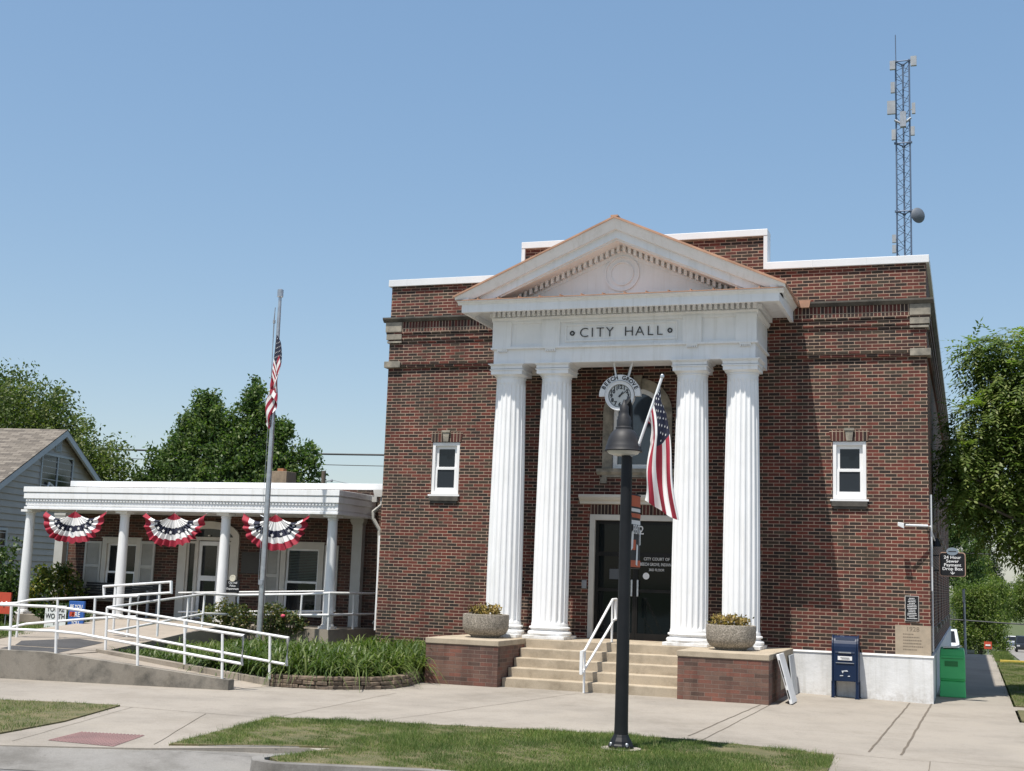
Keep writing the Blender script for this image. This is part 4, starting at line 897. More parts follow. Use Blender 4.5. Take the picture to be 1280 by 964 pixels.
# flag cloth with stripes
def cloth(name, quads, mats, parent):
    """quads: list of (material index, four points) -> one mesh with several material slots"""
    me = bpy.data.meshes.new(name); off = wloc(parent); V = []; F = []
    for k, q in quads: n = len(V); V += [(p[0]-off.x,p[1]-off.y,p[2]-off.z) for p in q]; F.append(tuple(range(n, n+len(q))))
    me.from_pydata(V, [], F); me.update()
    for m in mats: me.materials.append(m)
    me.polygons.foreach_set('material_index', [k for k, q in quads])
    bm = bmesh.new(); bm.from_mesh(me); bmesh.ops.remove_doubles(bm, verts=bm.verts, dist=.0004); bm.to_mesh(me); bm.free()
    me.polygons.foreach_set('use_smooth', [True]*len(me.polygons))
    o = bpy.data.objects.new(name, me); C.objects.link(o); o.parent = parent; return o
def flag(name, P, nu, nv, parent, canton=True):
    """P(u,v): u along the hoist 0 bottom..1 top, v along the fly"""
    Q = []
    for i in range(13):
        for s_ in range(nu):
            for j in range(nv):
                u0, u1 = (i+s_/nu)/13, (i+(s_+1)/nu)/13; v0, v1 = j/nv, (j+1)/nv
                k = 2 if (canton and u0 >= 6/13-1e-6 and v1 <= .4+1e-6) else (0 if i % 2 == 0 else 1)
                Q.append((k, [P(u0,v0),P(u1,v0),P(u1,v1),P(u0,v1)]))
    for r in range(9):
        for c in range(6 if r % 2 == 0 else 5):
            v = (.4/12)*(1+2*c+(r % 2)); u = 6/13+(7/13)*(r+1)/10
            for e in (.005,-.005):
                p = Vector(P(u,v)); du = (Vector(P(u+.01,v))-p).normalized(); dv = (Vector(P(u,v+.01))-p).normalized(); nr_ = du.cross(dv).normalized(); rr = .016
                Q.append((1, [p+nr_*e+(du*math.cos(2*PI*q/10)+dv*math.sin(2*PI*q/10))*(rr if q % 2 == 0 else rr*.45) for q in range(10)]))
    return cloth('cloth', Q, [RED, FWHITE, NAVY], parent)
fg = empty('small_flag', (2.51,LY,3.55), 'stars and stripes flag hanging from an angled white pole on the lamp post', 'flag')
b = MB(); b.tube([(2.50,LY-.03,3.50),(2.545,LY-.04,3.62),(2.795,LY-.06,4.36)],.017,8); b.build('flag_pole', WHITE, fg, smooth=True)
b = MB(); b.lathe((2.798,LY-.06,4.35), [(.012,0),(.024,.012),(.024,.035),(.01,.05)], 10); b.build('finial', ALU, fg)
b = MB(); b.tube([(LX+.05,LY-.02,3.44),(2.50,LY-.03,3.50),(2.53,LY-.036,3.58)],.025,8); b.build('holder', GALV, fg)
def Pflag(u, v):
    k = min(1, v*4)                       # below the hoist the lower stripes fold back behind the upper ones
    fu = .24; fr = .72; un = u              # and the last of the canton folds back on the right
    if u < fu: uf = .40*(1-u/fu); dep = .06*(1-u/fu)+.02
    elif u > fr: uf = 1-.45*(u-fr)/(1-fr); dep = .06*(u-fr)/(1-fr)+.015
    else: uf = (u-fu)/(fr-fu); dep = 0
    U = un*(1-k)+uf*k
    lx = np.interp(v, [0,.3,.6,1], [2.60,2.655,2.625,2.605]); lz = np.interp(v, [0,.3,.6,1], [3.83,3.56,3.25,2.925])
    rx = np.interp(v, [0,.25,.5,.75,1], [2.785,2.85,2.91,2.97,3.035]); rz = np.interp(v, [0,.25,.5,.75,1], [4.33,3.93,3.53,3.12,2.705])
    a = Vector((lx,0,lz)); c = Vector((rx,0,rz)); q = a.lerp(c, U); bow = math.sin(PI*U)
    q.z += -.05*bow*v + .02*math.sin(5*U+6*v)*v; q.x += .012*math.sin(9*v+4*U) + .03*math.sin(7*v)*bow
    fold = (.045*math.sin(U*8+v*4)+.025*math.sin(U*17-v*6))*min(1, v*3+.15) + dep*k
    return (q.x, LY-.06+fold, q.z)
flag('small_flag', Pflag, 3, 40, fg)
# tall flagpole and limp flag
FX, FY = -7.60, -1.10
fp = empty('flagpole', (FX,FY,.4), 'tall silver flagpole rising out of the daylily bed', 'flagpole')
b = MB(); b.lathe((FX,FY,.35), [(.062,0),(.062,1.5),(.055,3.5),(.043,6),(.034,7.38)], 20); b.build('pole', ALU, fp, smooth=True)
b = MB(); b.lathe((FX,FY,7.735), [(.03,-.02),(.066,.0),(.066,.15),(.03,.17)], 18); b.build('truck', ALU, fp)
b = MB(); b.lathe((FX,FY,.33), [(.13,0),(.12,.06),(.08,.10)], 18); b.build('base_collar', ALU, fp)
b = MB(); b.tube([(FX-.085,FY-.03,7.5),(FX-.10,FY-.03,7.2),(FX-.075,FY-.03,6.0)],.010,6); b.tube([(FX-.07,FY-.05,7.42),(FX-.07,FY-.05,1.75)],.004,5); b.box(FX-.10,FX-.06,FY-.07,FY-.03,7.15,7.22); b.build('halyard', GALV, fp)
b = MB(); b.tube([(FX-.04,FY-.05,5.95),(FX+.06,FY-.04,5.93)],.012,6); b.box(FX-.05,FX+.05,FY-.085,FY-.05,1.66,1.76); b.tube([(FX-.03,FY-.06,3.05),(FX-.11,FY-.06,3.08)],.014,6); b.build('cleat', GALV, fp)
lf = empty('limp_flag', (FX,FY,5.1), 'stars and stripes flag hanging limp against the tall flagpole', 'flag')
def Plimp(u, v):
    hz = 5.95+.95*u
    # cloth gathers and hangs: fly end falls down next to pole
    s_ = v*(1.15)
    x = FX + (.04+.18*math.sin(min(v,.5)*PI)*(.55+.45*u)) - .13*v + .12*math.sin(u*9+v*3)*v - .06*(1-u)
    z = hz - s_*(.95) - .10*math.sin(PI*v)*(1-u)
    y = FY-.085 - .06*math.sin(v*11+u*4)*v
    return (x-.02+.05*math.sin(v*7), y, z)
flag('limp_flag', Plimp, 2, 30, lf)
def Plimp2(u, v):
    x = FX-.09-.05*math.sin(v*3)-.05*v*u+.03*math.sin(u*9); return (x+.03*u, FY-.06-.04*math.sin(v*9+u*5), 6.95-.95*(1-u)-1.0*v)
# hanging clock under the portico beam
cl = empty('hanging_clock', (-.03,-1.25,5.48), 'round white town clock with arched name board hung under the portico', 'clock')
ck = (-.03,5.46); CY = -1.32
def disc(bb, r, y0, y1, n=40, c=ck): bb.prism([(c[0]+r*math.cos(2*PI*i/n),c[1]+r*math.sin(2*PI*i/n)) for i in range(n)],'y',y0,y1)
def annulus(bb, ri, ro, y0, y1, a0=0, a1=2*PI, n=40, c=ck):
    for i in range(n):
        t0, t1 = a0+(a1-a0)*i/n, a0+(a1-a0)*(i+1)/n
        bb.prism([(c[0]+ri*math.cos(t0),c[1]+ri*math.sin(t0)),(c[0]+ro*math.cos(t0),c[1]+ro*math.sin(t0)),(c[0]+ro*math.cos(t1),c[1]+ro*math.sin(t1)),(c[0]+ri*math.cos(t1),c[1]+ri*math.sin(t1))],'y',y0,y1)
b = MB(); annulus(b,.225,.27,CY-.03,CY+.12); annulus(b,.27,.283,CY-.045,CY-.03); b.build('rim', WHITE_METAL, cl)
b = MB(); disc(b,.23,CY,CY+.1); b.build('dial', simple('clock_dial', (.52,.54,.53), (.48,.5,.49)), cl)
b = MB(); annulus(b,.208,.216,CY-.004,CY+.001); b.build('minute_ring', INK, cl)
for h_ in range(1,13):
    a = PI/2-2*PI*h_/12; text('numeral', str(h_), .098, (ck[0]+.165*math.cos(a),CY-.003,ck[1]+.165*math.sin(a)), INK, cl, depth=.002, bold=.005)
b = MB()
def hand(a, L, w_):
    dx, dz = math.cos(a), math.sin(a); b.prism([(ck[0]-dx*.03-dz*w_,ck[1]-dz*.03+dx*w_),(ck[0]-dx*.03+dz*w_,ck[1]-dz*.03-dx*w_),(ck[0]+dx*L+dz*w_*.5,ck[1]+dz*L-dx*w_*.5),(ck[0]+dx*L-dz*w_*.5,ck[1]+dz*L+dx*w_*.5)],'y',CY-.010,CY-.004)
hand(PI/2-2*PI*(1.17/12),.10,.012); hand(PI/2-2*PI*(10/60)+.12,.165,.009); disc(b,.02,CY-.012,CY-.003,12); b.build('hands', INK, cl)
b = MB(); annulus(b,.295,.405,CY-.02,CY+.08,-.02,PI+.02,30); ab_ = b.build('name_board', WHITE_METAL, cl)
for i, ch in enumerate('BEECH GROVE'):
    if ch == ' ': continue
    a = math.radians(153-12.7*i); text('name_lettering', ch, .088, (ck[0]+.35*math.cos(a),CY-.022,ck[1]+.35*math.sin(a)), INK, ab_, depth=.002, rot=(PI/2,-(PI/2-a)*-1 if False else 0,0), bold=.004) if False else None
    cu = text('name_lettering', ch, .105, (0,0,0), INK, ab_, depth=.002, rot=(PI/2,0,0), bold=.004)
    off = wloc(ab_); Rm = Matrix.Translation(Vector((ck[0]+.348*math.cos(a),CY-.022,ck[1]+.348*math.sin(a)))-off) @ Matrix.Rotation(PI/2-a,4,'Y') @ Matrix.Translation(off)
    cu.data.transform(Rm)
for p, q in (((-.12,CY+.03,5.84),(-.17,CY+.03,6.11)),((.13,CY+.03,5.84),(.20,CY+.03,6.11)),((.10,CY+.1,5.84),(.13,CY+.2,6.11))): b = MB(); b.tube([p,q],.017,8); b.build('hanger', WHITE_METAL, cl)

# ------------------------------------------------------------------ annex
ax = empty('annex', (-10.5,2.3,0), 'low brick annex with white columned porch and shuttered windows', 'building')
YW = 2.3; lwin = (-14.0,-13.1,1.15,2.5); rwin = (-8.99,-8.09,1.0,2.5); dor = (-11.72,-10.4,.76,2.70)
b = MB(); b.wall(-15.15,-5.51,0,3.89,YW,YW+.25,[lwin,rwin,dor]); b.wall(YW+.25,13,0,3.89,-15.15,-14.9,(),axis='x'); b.box(-15.15,-5.51,12.75,13,0,3.89)
b.box(-5.95,-5.51,1.2,YW,0,3.88)
b.build('wall', BR_ANX, ax)
b = MB(); b.box(-14.9,-5.51,YW+.25,12.75,3.70,3.78); b.build('flat_roof', STONE_DARK, ax)
b = MB(); b.box(-15.2,-5.505,YW-.06,YW+.3,3.88,4.02); b.box(-15.2,-14.85,YW+.3,13.05,3.88,4.02); b.build('coping', WHITE_METAL, ax, bevel=.006)
pr = MB()   # porch roof
pr.box(-15.02,-6.74,.44,YW-.001,3.30,3.73); pr.box(-15.07,-6.70,.385,YW-.002,3.61,3.735); pr.box(-15.06,-6.715,.40,YW-.003,3.455,3.585); pr.box(-15.0,-6.76,.46,YW-.004,3.24,3.32); pr.box(-15.04,-6.73,.415,YW-.006,3.205,3.262)
po = pr.build('porch_roof', WHITE, ax, bevel=.006)
b = MB(); pts_ = [(-15.0,.452)]; k = -15.0
while k < -6.80: pts_ += [(k,.415),(k+.045,.415),(k+.045,.448),(k+.083,.448)]; k += .083
pts_ += [(k,.452)]; b.prism(pts_, 'z', 3.40, 3.445)
b.build('dentils', WHITE, po)
for cx in (-15.06,-12.38,-9.67,-6.98):
    b = MB(); b.lathe((cx,.70,.75), [(.125,.06),(.122,.1),(.118,1.0),(.105,2.36)], 24); c = b.build('porch_column', WHITE, ax, smooth=True)
    b = MB(); b.box(cx-.15,cx+.15,.55,.85,.745,.80); b.lathe((cx,.70,.75), [(.145,.05),(.145,.08),(.125,.095)], 24); b.build('column_base', WHITE, c)
    b = MB(); b.lathe((cx,.70,.75), [(.106,2.33),(.118,2.345),(.118,2.36),(.108,2.37),(.14,2.40)], 24); b.box(cx-.16,cx+.16,.54,.86,3.15,3.204); b.build('capital', WHITE, c)
for cx in (-15.32,-7.08):
    b = MB(); b.box(cx-.125,cx+.125,YW-.16,YW+.01,.75,3.06); b.prism([(cx-.125,3.06),(cx+.125,3.06),(cx+.17,3.14),(cx-.17,3.14)],'y',YW-.2,YW+.01); b.box(cx-.17,cx+.17,YW-.21,YW+.01,3.14,3.203); b.build('pilaster', SHUT, ax)
b = MB(); b.hexa([(-15.4,.40,0),(-6.79,.40,0),(-6.45,2.1,0),(-6.3,2.298,0),(-15.4,2.298,0)],[(-15.4,.40,.745),(-6.79,.40,.745),(-6.45,2.1,.745),(-6.3,2.298,.745),(-15.4,2.298,.745)]); b.build('porch_floor', RAMPC, ax)
def shutter(x0,x1,z0,z1,par):
    b = MB(); y = YW-.04
    b.box(x0,x0+.055,y,YW-.002,z0,z1); b.box(x1-.055,x1,y,YW-.002,z0,z1); zm = z0+(z1-z0)*.53
    for za, zb in ((z0,z0+.07),(zm-.03,zm+.03),(z1-.06,z1)): b.box(x0+.055,x1-.055,y+.002,YW-.002,za,zb)
    for za, zb in ((z0+.07,zm-.03),(zm+.03,z1-.06)):
        z = za+.005
        while z < zb-.02: b.hexa([(x0+.055,y+.008,z),(x1-.055,y+.008,z),(x1-.055,y+.03,z+.014),(x0+.055,y+.03,z+.014)],[(x0+.055,y+.008,z+.008),(x1-.055,y+.008,z+.008),(x1-.055,y+.03,z+.022),(x0+.055,y+.03,z+.022)]); z += .0285
        b.box(x0+.05,x1-.05,y+.030,YW-.002,za,zb)
    b.build('shutter', SHUT, par)
def window(h, label_sash, blinds, shx):
    x0,x1,z0,z1 = h
    b = MB(); b.box(x0-.115,x0+.02,YW-.035,YW+.06,z0-.02,z1+.115); b.box(x1-.02,x1+.115,YW-.035,YW+.06,z0-.02,z1+.115); b.box(x0+.02,x1-.02,YW-.033,YW+.06,z1-.015,z1+.115); b.box(x0-.14,x1+.14,YW-.06,YW+.06,z0-.08,z0-.02); b.box(x0-.135,x1+.135,YW-.05,YW+.02,z1+.115,z1+.145)
    w_ = b.build('window', TRIM, ax, bevel=.004); zm = z0+(z1-z0)*.47
    b = MB(); b.wall(x0+.02,x1-.02,zm-.02,z1-.015,YW+.03,YW+.07,[(x0+.07,x1-.07,zm+.03,z1-.06)]); b.wall(x0+.02,x1-.02,z0-.02,zm+.02,YW+.005,YW+.03,[(x0+.07,x1-.07,z0+.05,zm-.02)]); b.build('sash', WHITE, w_)
    b = MB(); b.quad((x0+.03,YW+.052,z0),(x1-.03,YW+.052,z0),(x1-.03,YW+.052,z1-.02),(x0+.03,YW+.052,z1-.02)); b.build('pane', GLASS, w_)
    if blinds:
        b = MB(); z = zm+.05
        while z < z1-.07: b.box(x0+.075,x1-.075,YW+.047,YW+.0515,z,z+.022); z += .036
        b.build('blind', BLINDS, w_)
    shutter(*shx[0], w_); shutter(*shx[1], w_)
window(lwin, 0, False, ((-14.62,-14.13,1.25,2.53),(-13.0,-12.58,1.25,2.56)))
window(rwin, 0, True, ((-9.50,-9.12,1.1,2.5),(-7.95,-7.60,1.1,2.58)))
# annex entrance
b = MB(); b.box(-11.90,-11.68,YW-.05,YW+.02,.75,2.62); b.box(-10.45,-10.24,YW-.05,YW+.02,.75,2.62); b.box(-11.90,-10.24,YW-.055,YW+.02,2.62,2.70)
cx = -11.07; 
for i in range(20):
    t0, t1 = PI*i/20, PI*(i+1)/20; E1 = lambda t, rx, rz: (cx+rx*math.cos(t), 2.70+rz*math.sin(t))
    b.prism([E1(t0,.66,.20),E1(t0,.83,.38),E1(t1,.83,.38),E1(t1,.66,.20)],'y',YW-.05,YW+.02)
b.box(-11.42,-11.36,YW-.03,YW+.05,.75,2.62); b.box(-10.78,-10.72,YW-.03,YW+.05,.75,2.62); b.prism([(cx-.03,2.72),(cx+.03,2.72),(cx+.02,2.75),(cx-.02,2.75)],'y',YW-.06,YW)
de = b.build('door_surround', TRIM, ax)
b = MB(); b.add([(cx+.68*math.cos(PI*i/20),YW-.006,2.70+.21*math.sin(PI*i/20)) for i in range(21)],[tuple(range(21))]); b.build('fanlight', GLASS, de)
b = MB(); b.wall(-11.36,-10.78,.76,2.60,YW+.02,YW+.06,[(-11.28,-10.86,1.78,2.50),(-11.28,-10.86,.95,1.66)]); sd = b.build('storm_door', WHITE, de)
b = MB(); b.quad((-11.3,YW+.045,.9),(-10.84,YW+.045,.9),(-10.84,YW+.045,2.52),(-11.3,YW+.045,2.52)); b.build('pane', GLASS, sd)
for xa, xb in ((-11.68,-11.42),(-10.72,-10.45)):
    b = MB(); b.wall(xa,xb,.76,2.60,YW+.0,YW+.05,[(xa+.05,xb-.05,1.30,2.54)]); sl = b.build('sidelight', TRIM, de)
    b = MB(); b.quad((xa+.03,YW+.03,1.25),(xb-.03,YW+.03,1.25),(xb-.03,YW+.03,2.56),(xa+.03,YW+.03,2.56)); b.build('pane', GLASS, sl)
b = MB(); b.box(-6.02,-5.60,1.195,1.25,.75,2.75); b.build('side_door', DOORM, ax); b = MB(); b.box(-6.08,-6.02,1.16,1.25,.75,2.80); b.box(-6.02,-5.52,1.17,1.25,2.75,2.80); b.build('side_door_frame', WHITE, ax)
# downspout with its head
b = MB(); b.prism([(-6.58,3.70),(-6.40,3.70),(-6.36,3.86),(-6.62,3.86)],'y',1.9,2.1); b.prism([(-6.64,3.58),(-6.52,3.58),(-6.52,3.70),(-6.64,3.70)],'y',1.9,2.05); b.tube([(-6.42,1.98,3.70),(-6.42,1.98,3.52),(-6.62,1.98,3.36),(-6.62,1.98,3.2),(-6.48,2.05,2.95),(-6.46,2.12,.98),(-6.50,2.02,.84)],.045,8); b.build('downspout', SHUT, ax)
b = MB(); b.box(-13.10,-12.45,9.4,10.0,3.7,4.92); ch = b.build('chimney', CHIMB, ax, bevel=.01); ch.location = (-.62,0,0)
b = MB(); b.box(-13.5,-13.3,9.6,9.8,4.92,5.02); b.box(-13.55,-13.25,9.55,9.85,4.88,4.93); b.build('chimney_pot', TERRA, ch).location = (.0,0,0)
# porch plaque, benches, signs
b = MB(); b.box(-10.15,-9.60,YW-.03,YW-.001,1.87,2.37); tag(b.build('notice_board', simple('dark_bronze', (.028,.024,.02), (.035,.03,.025), 5, .4), None, loc=(-9.9,YW,2.1)), 'dark bronze notice board on the annex wall right of the arched door', 'notice board')
def bench(x0, x1, label):
    o = empty('porch_bench', ((x0+x1)/2,1.75,.745), label, 'bench', 'slatted porch benches')
    for k in range(6): b = MB(); b.box(x0,x1,2.02+.012*k,2.045+.012*k,1.17+k*.062,1.215+k*.062); b.build('back_slat', WOOD, o)
    b = MB()
    for k in range(5): b.box(x0,x1,1.60+k*.085,1.67+k*.085,1.13,1.155)
    b.build('seat', WOOD, o)
    for x in (x0+.06,x1-.06): b = MB(); b.box(x-.025,x+.025,1.58,2.02,1.09,1.13); b.box(x-.025,x+.025,1.58,1.63,.747,1.35); b.box(x-.025,x+.025,1.98,2.03,.747,1.35); b.box(x-.03,x+.03,1.55,2.05,1.35,1.38); b.build('end_frame', GALV if x > -12.6 and x < -12 else WOOD, o)
bench(-14.35,-12.15,'dark slatted bench on the porch under the left shuttered window')
# buntings
def bunting(xc, w_, zt, drop, label, tilt=0):
    o = empty('fan_bunting', (xc,.37,zt), label, 'bunting', 'red white and blue fan buntings on the porch beam')
    def P(r, a):   # r 0..1 from the centre, a angle 0..pi
        rad = r*(1+.012*math.cos(a*26)*r+.02*math.sin(a*3+xc)*r); x = math.cos(a)*w_/2*rad; z = -(max(0,math.sin(a))**.9)*drop*rad
        sag = -.07*abs(math.sin(a)) if False else 0
        side = abs(math.cos(a)); z -= .17*math.sin(PI*min(1,side*r))*(1-math.sin(a)) + r*(.016*math.sin(a*26+1+xc)+.012*math.sin(a*15+xc*2))
        y = .30 + (.05+.026*math.sin(a*5+xc*3))*math.cos(a*26+.5*math.sin(a*7+xc))*r - .05*math.sin(a)*r
        return (xc+x+tilt*z, y+.03, zt-.03+z)
    bands = [(0,.22,0),(.22,.46,1),(.46,.65,2),(.65,.81,1),(.81,1.0,0)]; na = 104; Q = []
    for r0_, r1_, k in bands:
        for i in range(na):
            a0, a1 = PI*i/na, PI*(i+1)/na
            for s_ in range(3):
                ra, rb = r0_+(r1_-r0_)*s_/3, r0_+(r1_-r0_)*(s_+1)/3; Q.append((k, [P(ra,a0),P(rb,a0),P(rb,a1),P(ra,a1)]))
    for i in range(7):
        a = PI*(i+.5)/7; p = Vector(P(.58,a))+Vector((0,-.03,0)); rr = .045
        Q.append((1, [p+Vector((rr*(1 if q%2==0 else .45)*math.sin(PI*q/5),0,rr*(1 if q%2==0 else .45)*math.cos(PI*q/5))) for q in range(10)]))
    cloth('cloth', Q, [RED, FWHITE, NAVY], o)
    for e in (-1, 0, 1): b = MB(); p = Vector(P(.97 if e else .04, 0 if e > 0 else PI if e < 0 else PI/2)); b.tube([p, (p.x, .47, zt+.03)], .006, 5); b.build('tie', GALV, o)
bunting(-13.5,1.70,3.20,.74,'fan bunting between the two leftmost porch columns, its left edge drooping', .07); bunting(-10.8,1.62,3.20,.76,'fan bunting over the left side of the arched annex door'); bunting(-8.2,1.62,3.21,.78,'fan bunting behind the flagpole near the rightmost porch column')
# small signs
o = empty('yard_sign', (-12.75,-1.0,.50), "white yard sign reading YOU'RE WORTH IT behind the ramp rail", 'sign')
b = MB(); b.box(-13.03,-12.47,-1.01,-1.0,.55,1.04); b.build('board', simple('sign_white', (.74,.76,.74)), o)
b = MB(); b.tube([(-12.95,-.99,.5),(-12.95,-.99,1.0)],.008,6); b.tube([(-12.55,-.99,.5),(-12.55,-.99,1.0)],.008,6); b.build('stake', GALV, o)
for i, t in enumerate(("YOU'RE",'WORTH','IT')): text('lettering', t, .15 if i < 2 else .10, (-12.75,-1.014,.95-i*.15), INK, o, depth=.002, sx=.9, bold=.002)
o = empty('blue_sign', (-12.2,-1.0,.52), 'small blue sign with white lettering beside the white yard sign', 'sign')
b = MB(); b.box(-12.40,-12.0,-1.03,-.98,.54,1.15); b.build('board', SIGNBLUE, o, bevel=.008)
for t, z, s_ in (('BE YOU',1.03,.11),('ARE',.86,.15),('YOU',.68,.11)): text('lettering', t, s_, (-12.2,-1.034,z), WLET, o, depth=.002, sx=.85, bold=.002)
b = MB(); b.box(-12.36,-12.22,-1.036,-1.03,.82,.92); b.build('red_spot', SIGNRED, o)
o = empty('red_sign', (-14.3,-1.0,.52), 'red sign with white script in the shrubs at the far left', 'sign')
b = MB(); b.box(-14.75,-13.98,-1.02,-.98,.80,1.27); b.build('board', SIGNRED, o)
b = MB(); b.tube([(-14.1,-.99,.45),(-14.1,-.99,.82)],.012,6); b.tube([(-14.6,-.99,.45),(-14.6,-.99,.82)],.012,6); b.build('stake', GALV, o)
text('lettering', 'Sale', .2, (-14.2,-1.024,1.03), WLET, o, depth=.002) if False else None
b = MB(); b.tube([(-14.30,-1.026,.98),(-14.2,-1.026,1.05),(-14.15,-1.026,.99),(-14.08,-1.026,1.06),(-14.02,-1.026,1.02)],.014,6); b.build('script', WLET, o)
o = empty('porch_sign', (-9.1,.25,.75), 'small black sign with round emblem on a post behind the third porch column', 'sign')
b = MB(); b.prism(rrect(-9.27,-8.95,1.45,1.72,.02),'y',.24,.26); b.build('board', BLACK, o)
b = MB(); b.tube([(-9.0,.27,.75),(-9.0,.27,1.5)],.015,6); b.build('post', BLACK, o)
b = MB(); annulus(b,.045,.075,.225,.245,0,2*PI,20,(-9.12,1.76)); disc(b,.045,.228,.244,20,(-9.12,1.76)); b.build('emblem', simple('emblem_cream', (.6,.56,.45)), o)
for i, t in enumerate(('City Hall','Police','Department')): text('lettering', t, .062, (-9.11,.236,1.66-i*.065), WLET, o, depth=.002)

# ------------------------------------------------------------------ planting bed
bw = [(-4.75,-5.60),(-4.4,-5.62),(-3.84,-5.56),(-3.45,-5.28),(-3.13,-4.93),(-2.95,-4.5),(-2.96,-3.95),(-3.07,-3.41),(-3.14,-3.0)]
rw = empty('rock_wall', (-3.8,-5.5,.06), 'low curved wall of stacked brown rocks holding the daylily bed', 'wall')
b = MB(); r = random.Random(3)
def along(t):
    L = [0]
    for p, q in zip(bw, bw[1:]): L.append(L[-1]+math.dist(p,q))
    t = min(max(t,0),L[-1]-1e-6)
    for i in range(len(bw)-1):
        if L[i] <= t <= L[i+1]:
            u = (t-L[i])/(L[i+1]-L[i]); p = Vector((bw[i][0]+(bw[i+1][0]-bw[i][0])*u, bw[i][1]+(bw[i+1][1]-bw[i][1])*u, 0)); dd = Vector((bw[i+1][0]-bw[i][0], bw[i+1][1]-bw[i][1],0)).normalized(); return p, dd
    return Vector((*bw[-1],0)), Vector((0,1,0))
tot = sum(math.dist(p,q) for p,q in zip(bw,bw[1:]))
for row in range(3):
    t = -.05*row
    while t < tot:
        L = r.uniform(.16,.34); h = .068; p, dd = along(t+L/2); n_ = Vector((-dd.y,dd.x,0)); z = .06+row*h
        c = p + n_*(.09+.01*row+r.uniform(-.018,.018)) + Vector((0,0,z+h/2))
        k = len(b.v); b.obox(c, dd*(L/2-.006), n_*.09, Vector((0,0,h/2-.003)))
        for i in range(k, len(b.v)):
            x,y,zz = b.v[i]; b.v[i] = (x+r.uniform(-.012,.012), y+r.uniform(-.014,.014), zz+r.uniform(-.009,.009))
        t += L
b.build('stones', ROCK, rw, bevel=.012)
bed = [(-8.15,-5.42),(-4.75,-5.44),(-4.3,-5.42),(-3.75,-5.35),(-3.3,-5.0),(-3.1,-4.5),(-3.1,-3.9),(-3.2,-3.1),(-3.07,-2.9),(-3.07,-.04),(-5.5,-.04),(-6.3,2.2),(-6.9,.38),(-9.2,.38),(-9.0,-1)]
def bz(x, y): return .22+.012*max(0,y+5.4)+(.08*max(0,(-6.2-x)/3))
b = MB(); b.hexa([(x,y,.0) for x,y in bed],[(x,y,bz(x,y)-.03) for x,y in bed]); struct(b.build('bed_soil', SOIL))
def straps(name, poly, n, L, wd, mat, label, seed, clump=.0, dens=None):
    rr = np.random.default_rng(seed); xs_, ys_ = zip(*poly); nc = n//9
    X = rr.uniform(min(xs_),max(xs_),nc*3); Y = rr.uniform(min(ys_),max(ys_),nc*3); k = in_poly(poly,X,Y); X, Y = X[k][:nc], Y[k][:nc]
    X = np.repeat(X,9)+rr.normal(0,.05,len(X)*9); Y = np.repeat(Y,9)+rr.normal(0,.05,len(Y)*9); m = len(X)
    a = rr.uniform(0,2*PI,m); LL = L*rr.uniform(.6,1.25,m)*np.where((X < -5.4) & (Y > -2.2), .60, 1.0); lean_ = rr.uniform(.45,1.25,m); Z = np.array([bz(x,y) for x,y in zip(X,Y)])-.03
    dx, dy = np.cos(a), np.sin(a); S = 5; V = np.empty((m,S+1,2,3))
    for s_ in range(S+1):
        t = s_/S; hx_ = LL*lean_*(t**1.5)*.9; hz_ = LL*(t*(1.25-.25*lean_) - lean_*t**2.6*.98); w_ = wd*(1-t**2.2)*.5+.0008
        V[:,s_,0] = np.c_[X+dx*hx_-dy*w_, Y+dy*hx_+dx*w_, Z+hz_]; V[:,s_,1] = np.c_[X+dx*hx_+dy*w_, Y+dy*hx_-dx*w_, Z+hz_]
    base = (np.arange(m)*(S+1)*2)[:,None,None]; q = np.array([[2*s_,2*s_+1,2*s_+3,2*s_+2] for s_ in range(S)])[None]
    o = np_mesh(name, V.reshape(-1,3), (base+q).reshape(-1,4), mat, smooth=True); return tag(o, label, 'plants', kind='stuff')
straps('daylilies', [(-6.3,-5.3),(-4.6,-5.35),(-3.75,-5.22),(-3.35,-4.9),(-3.2,-4.4),(-3.2,-3.1),(-3.15,-2.9),(-3.15,-.15),(-5.5,-.15),(-6.6,.2),(-6.9,-2)], 11500, .67, .033, LILY, 'dense green daylily leaves filling the bed between ramp and steps', 11)
straps('ground_cover', [(-8.1,-5.3),(-6.3,-5.3),(-6.6,-2),(-6.8,.3),(-8.9,.3),(-8.7,-2)], 5200, .42, .024, LILY, 'green leafy plants around the foot of the flagpole behind the ramp rail', 12)
def bush(loc, rx, ry, rz, n, size, mat, label, seed, name='shrub', cat='shrub', group=None, asp=.55, stem=True):
    rr = np.random.default_rng(seed); cs_ = []
    for _ in range(60):
        v = rr.normal(0,1,3); v /= np.linalg.norm(v); q = rr.uniform(.45,1)**.6; cs_.append((loc[0]+v[0]*rx*q, loc[1]+v[1]*ry*q, loc[2]+rz*(1.0+v[2]*q)*.98))
    o = empty(name, loc, label, cat, group); V, F = leaves(n, cs_, min(rx,rz)*.16, size, asp, seed=seed, up=.2)
    np_mesh('foliage', V, F, mat, parent=o)
    b = MB()
    for k in range(7):
        p = cs_[k*7]; b.tube([(loc[0],loc[1],loc[2]-.03),((loc[0]+p[0])/2,(loc[1]+p[1])/2,(loc[2]+p[2])/2),p],[.018,.012,.005],5)
    b.build('stems', BARK, o); return o
for i, (x, y, rz, lab) in enumerate(((-9.35,.05,.34,'rose bush under the third porch column, tallest with dead heads'),(-8.85,.08,.30,'rose bush just left of the flagpole at the porch edge'),(-8.05,.12,.32,'rose bush just right of the flagpole at the porch edge'),(-7.6,.12,.26,'low rose bush with a pink bloom nearest the rightmost porch column'))):
    bush((x,y,.62),.40,.24,rz,950,.07,ROSEL,lab,30+i,'rose_bush','rose bush','rose bushes along the porch edge')
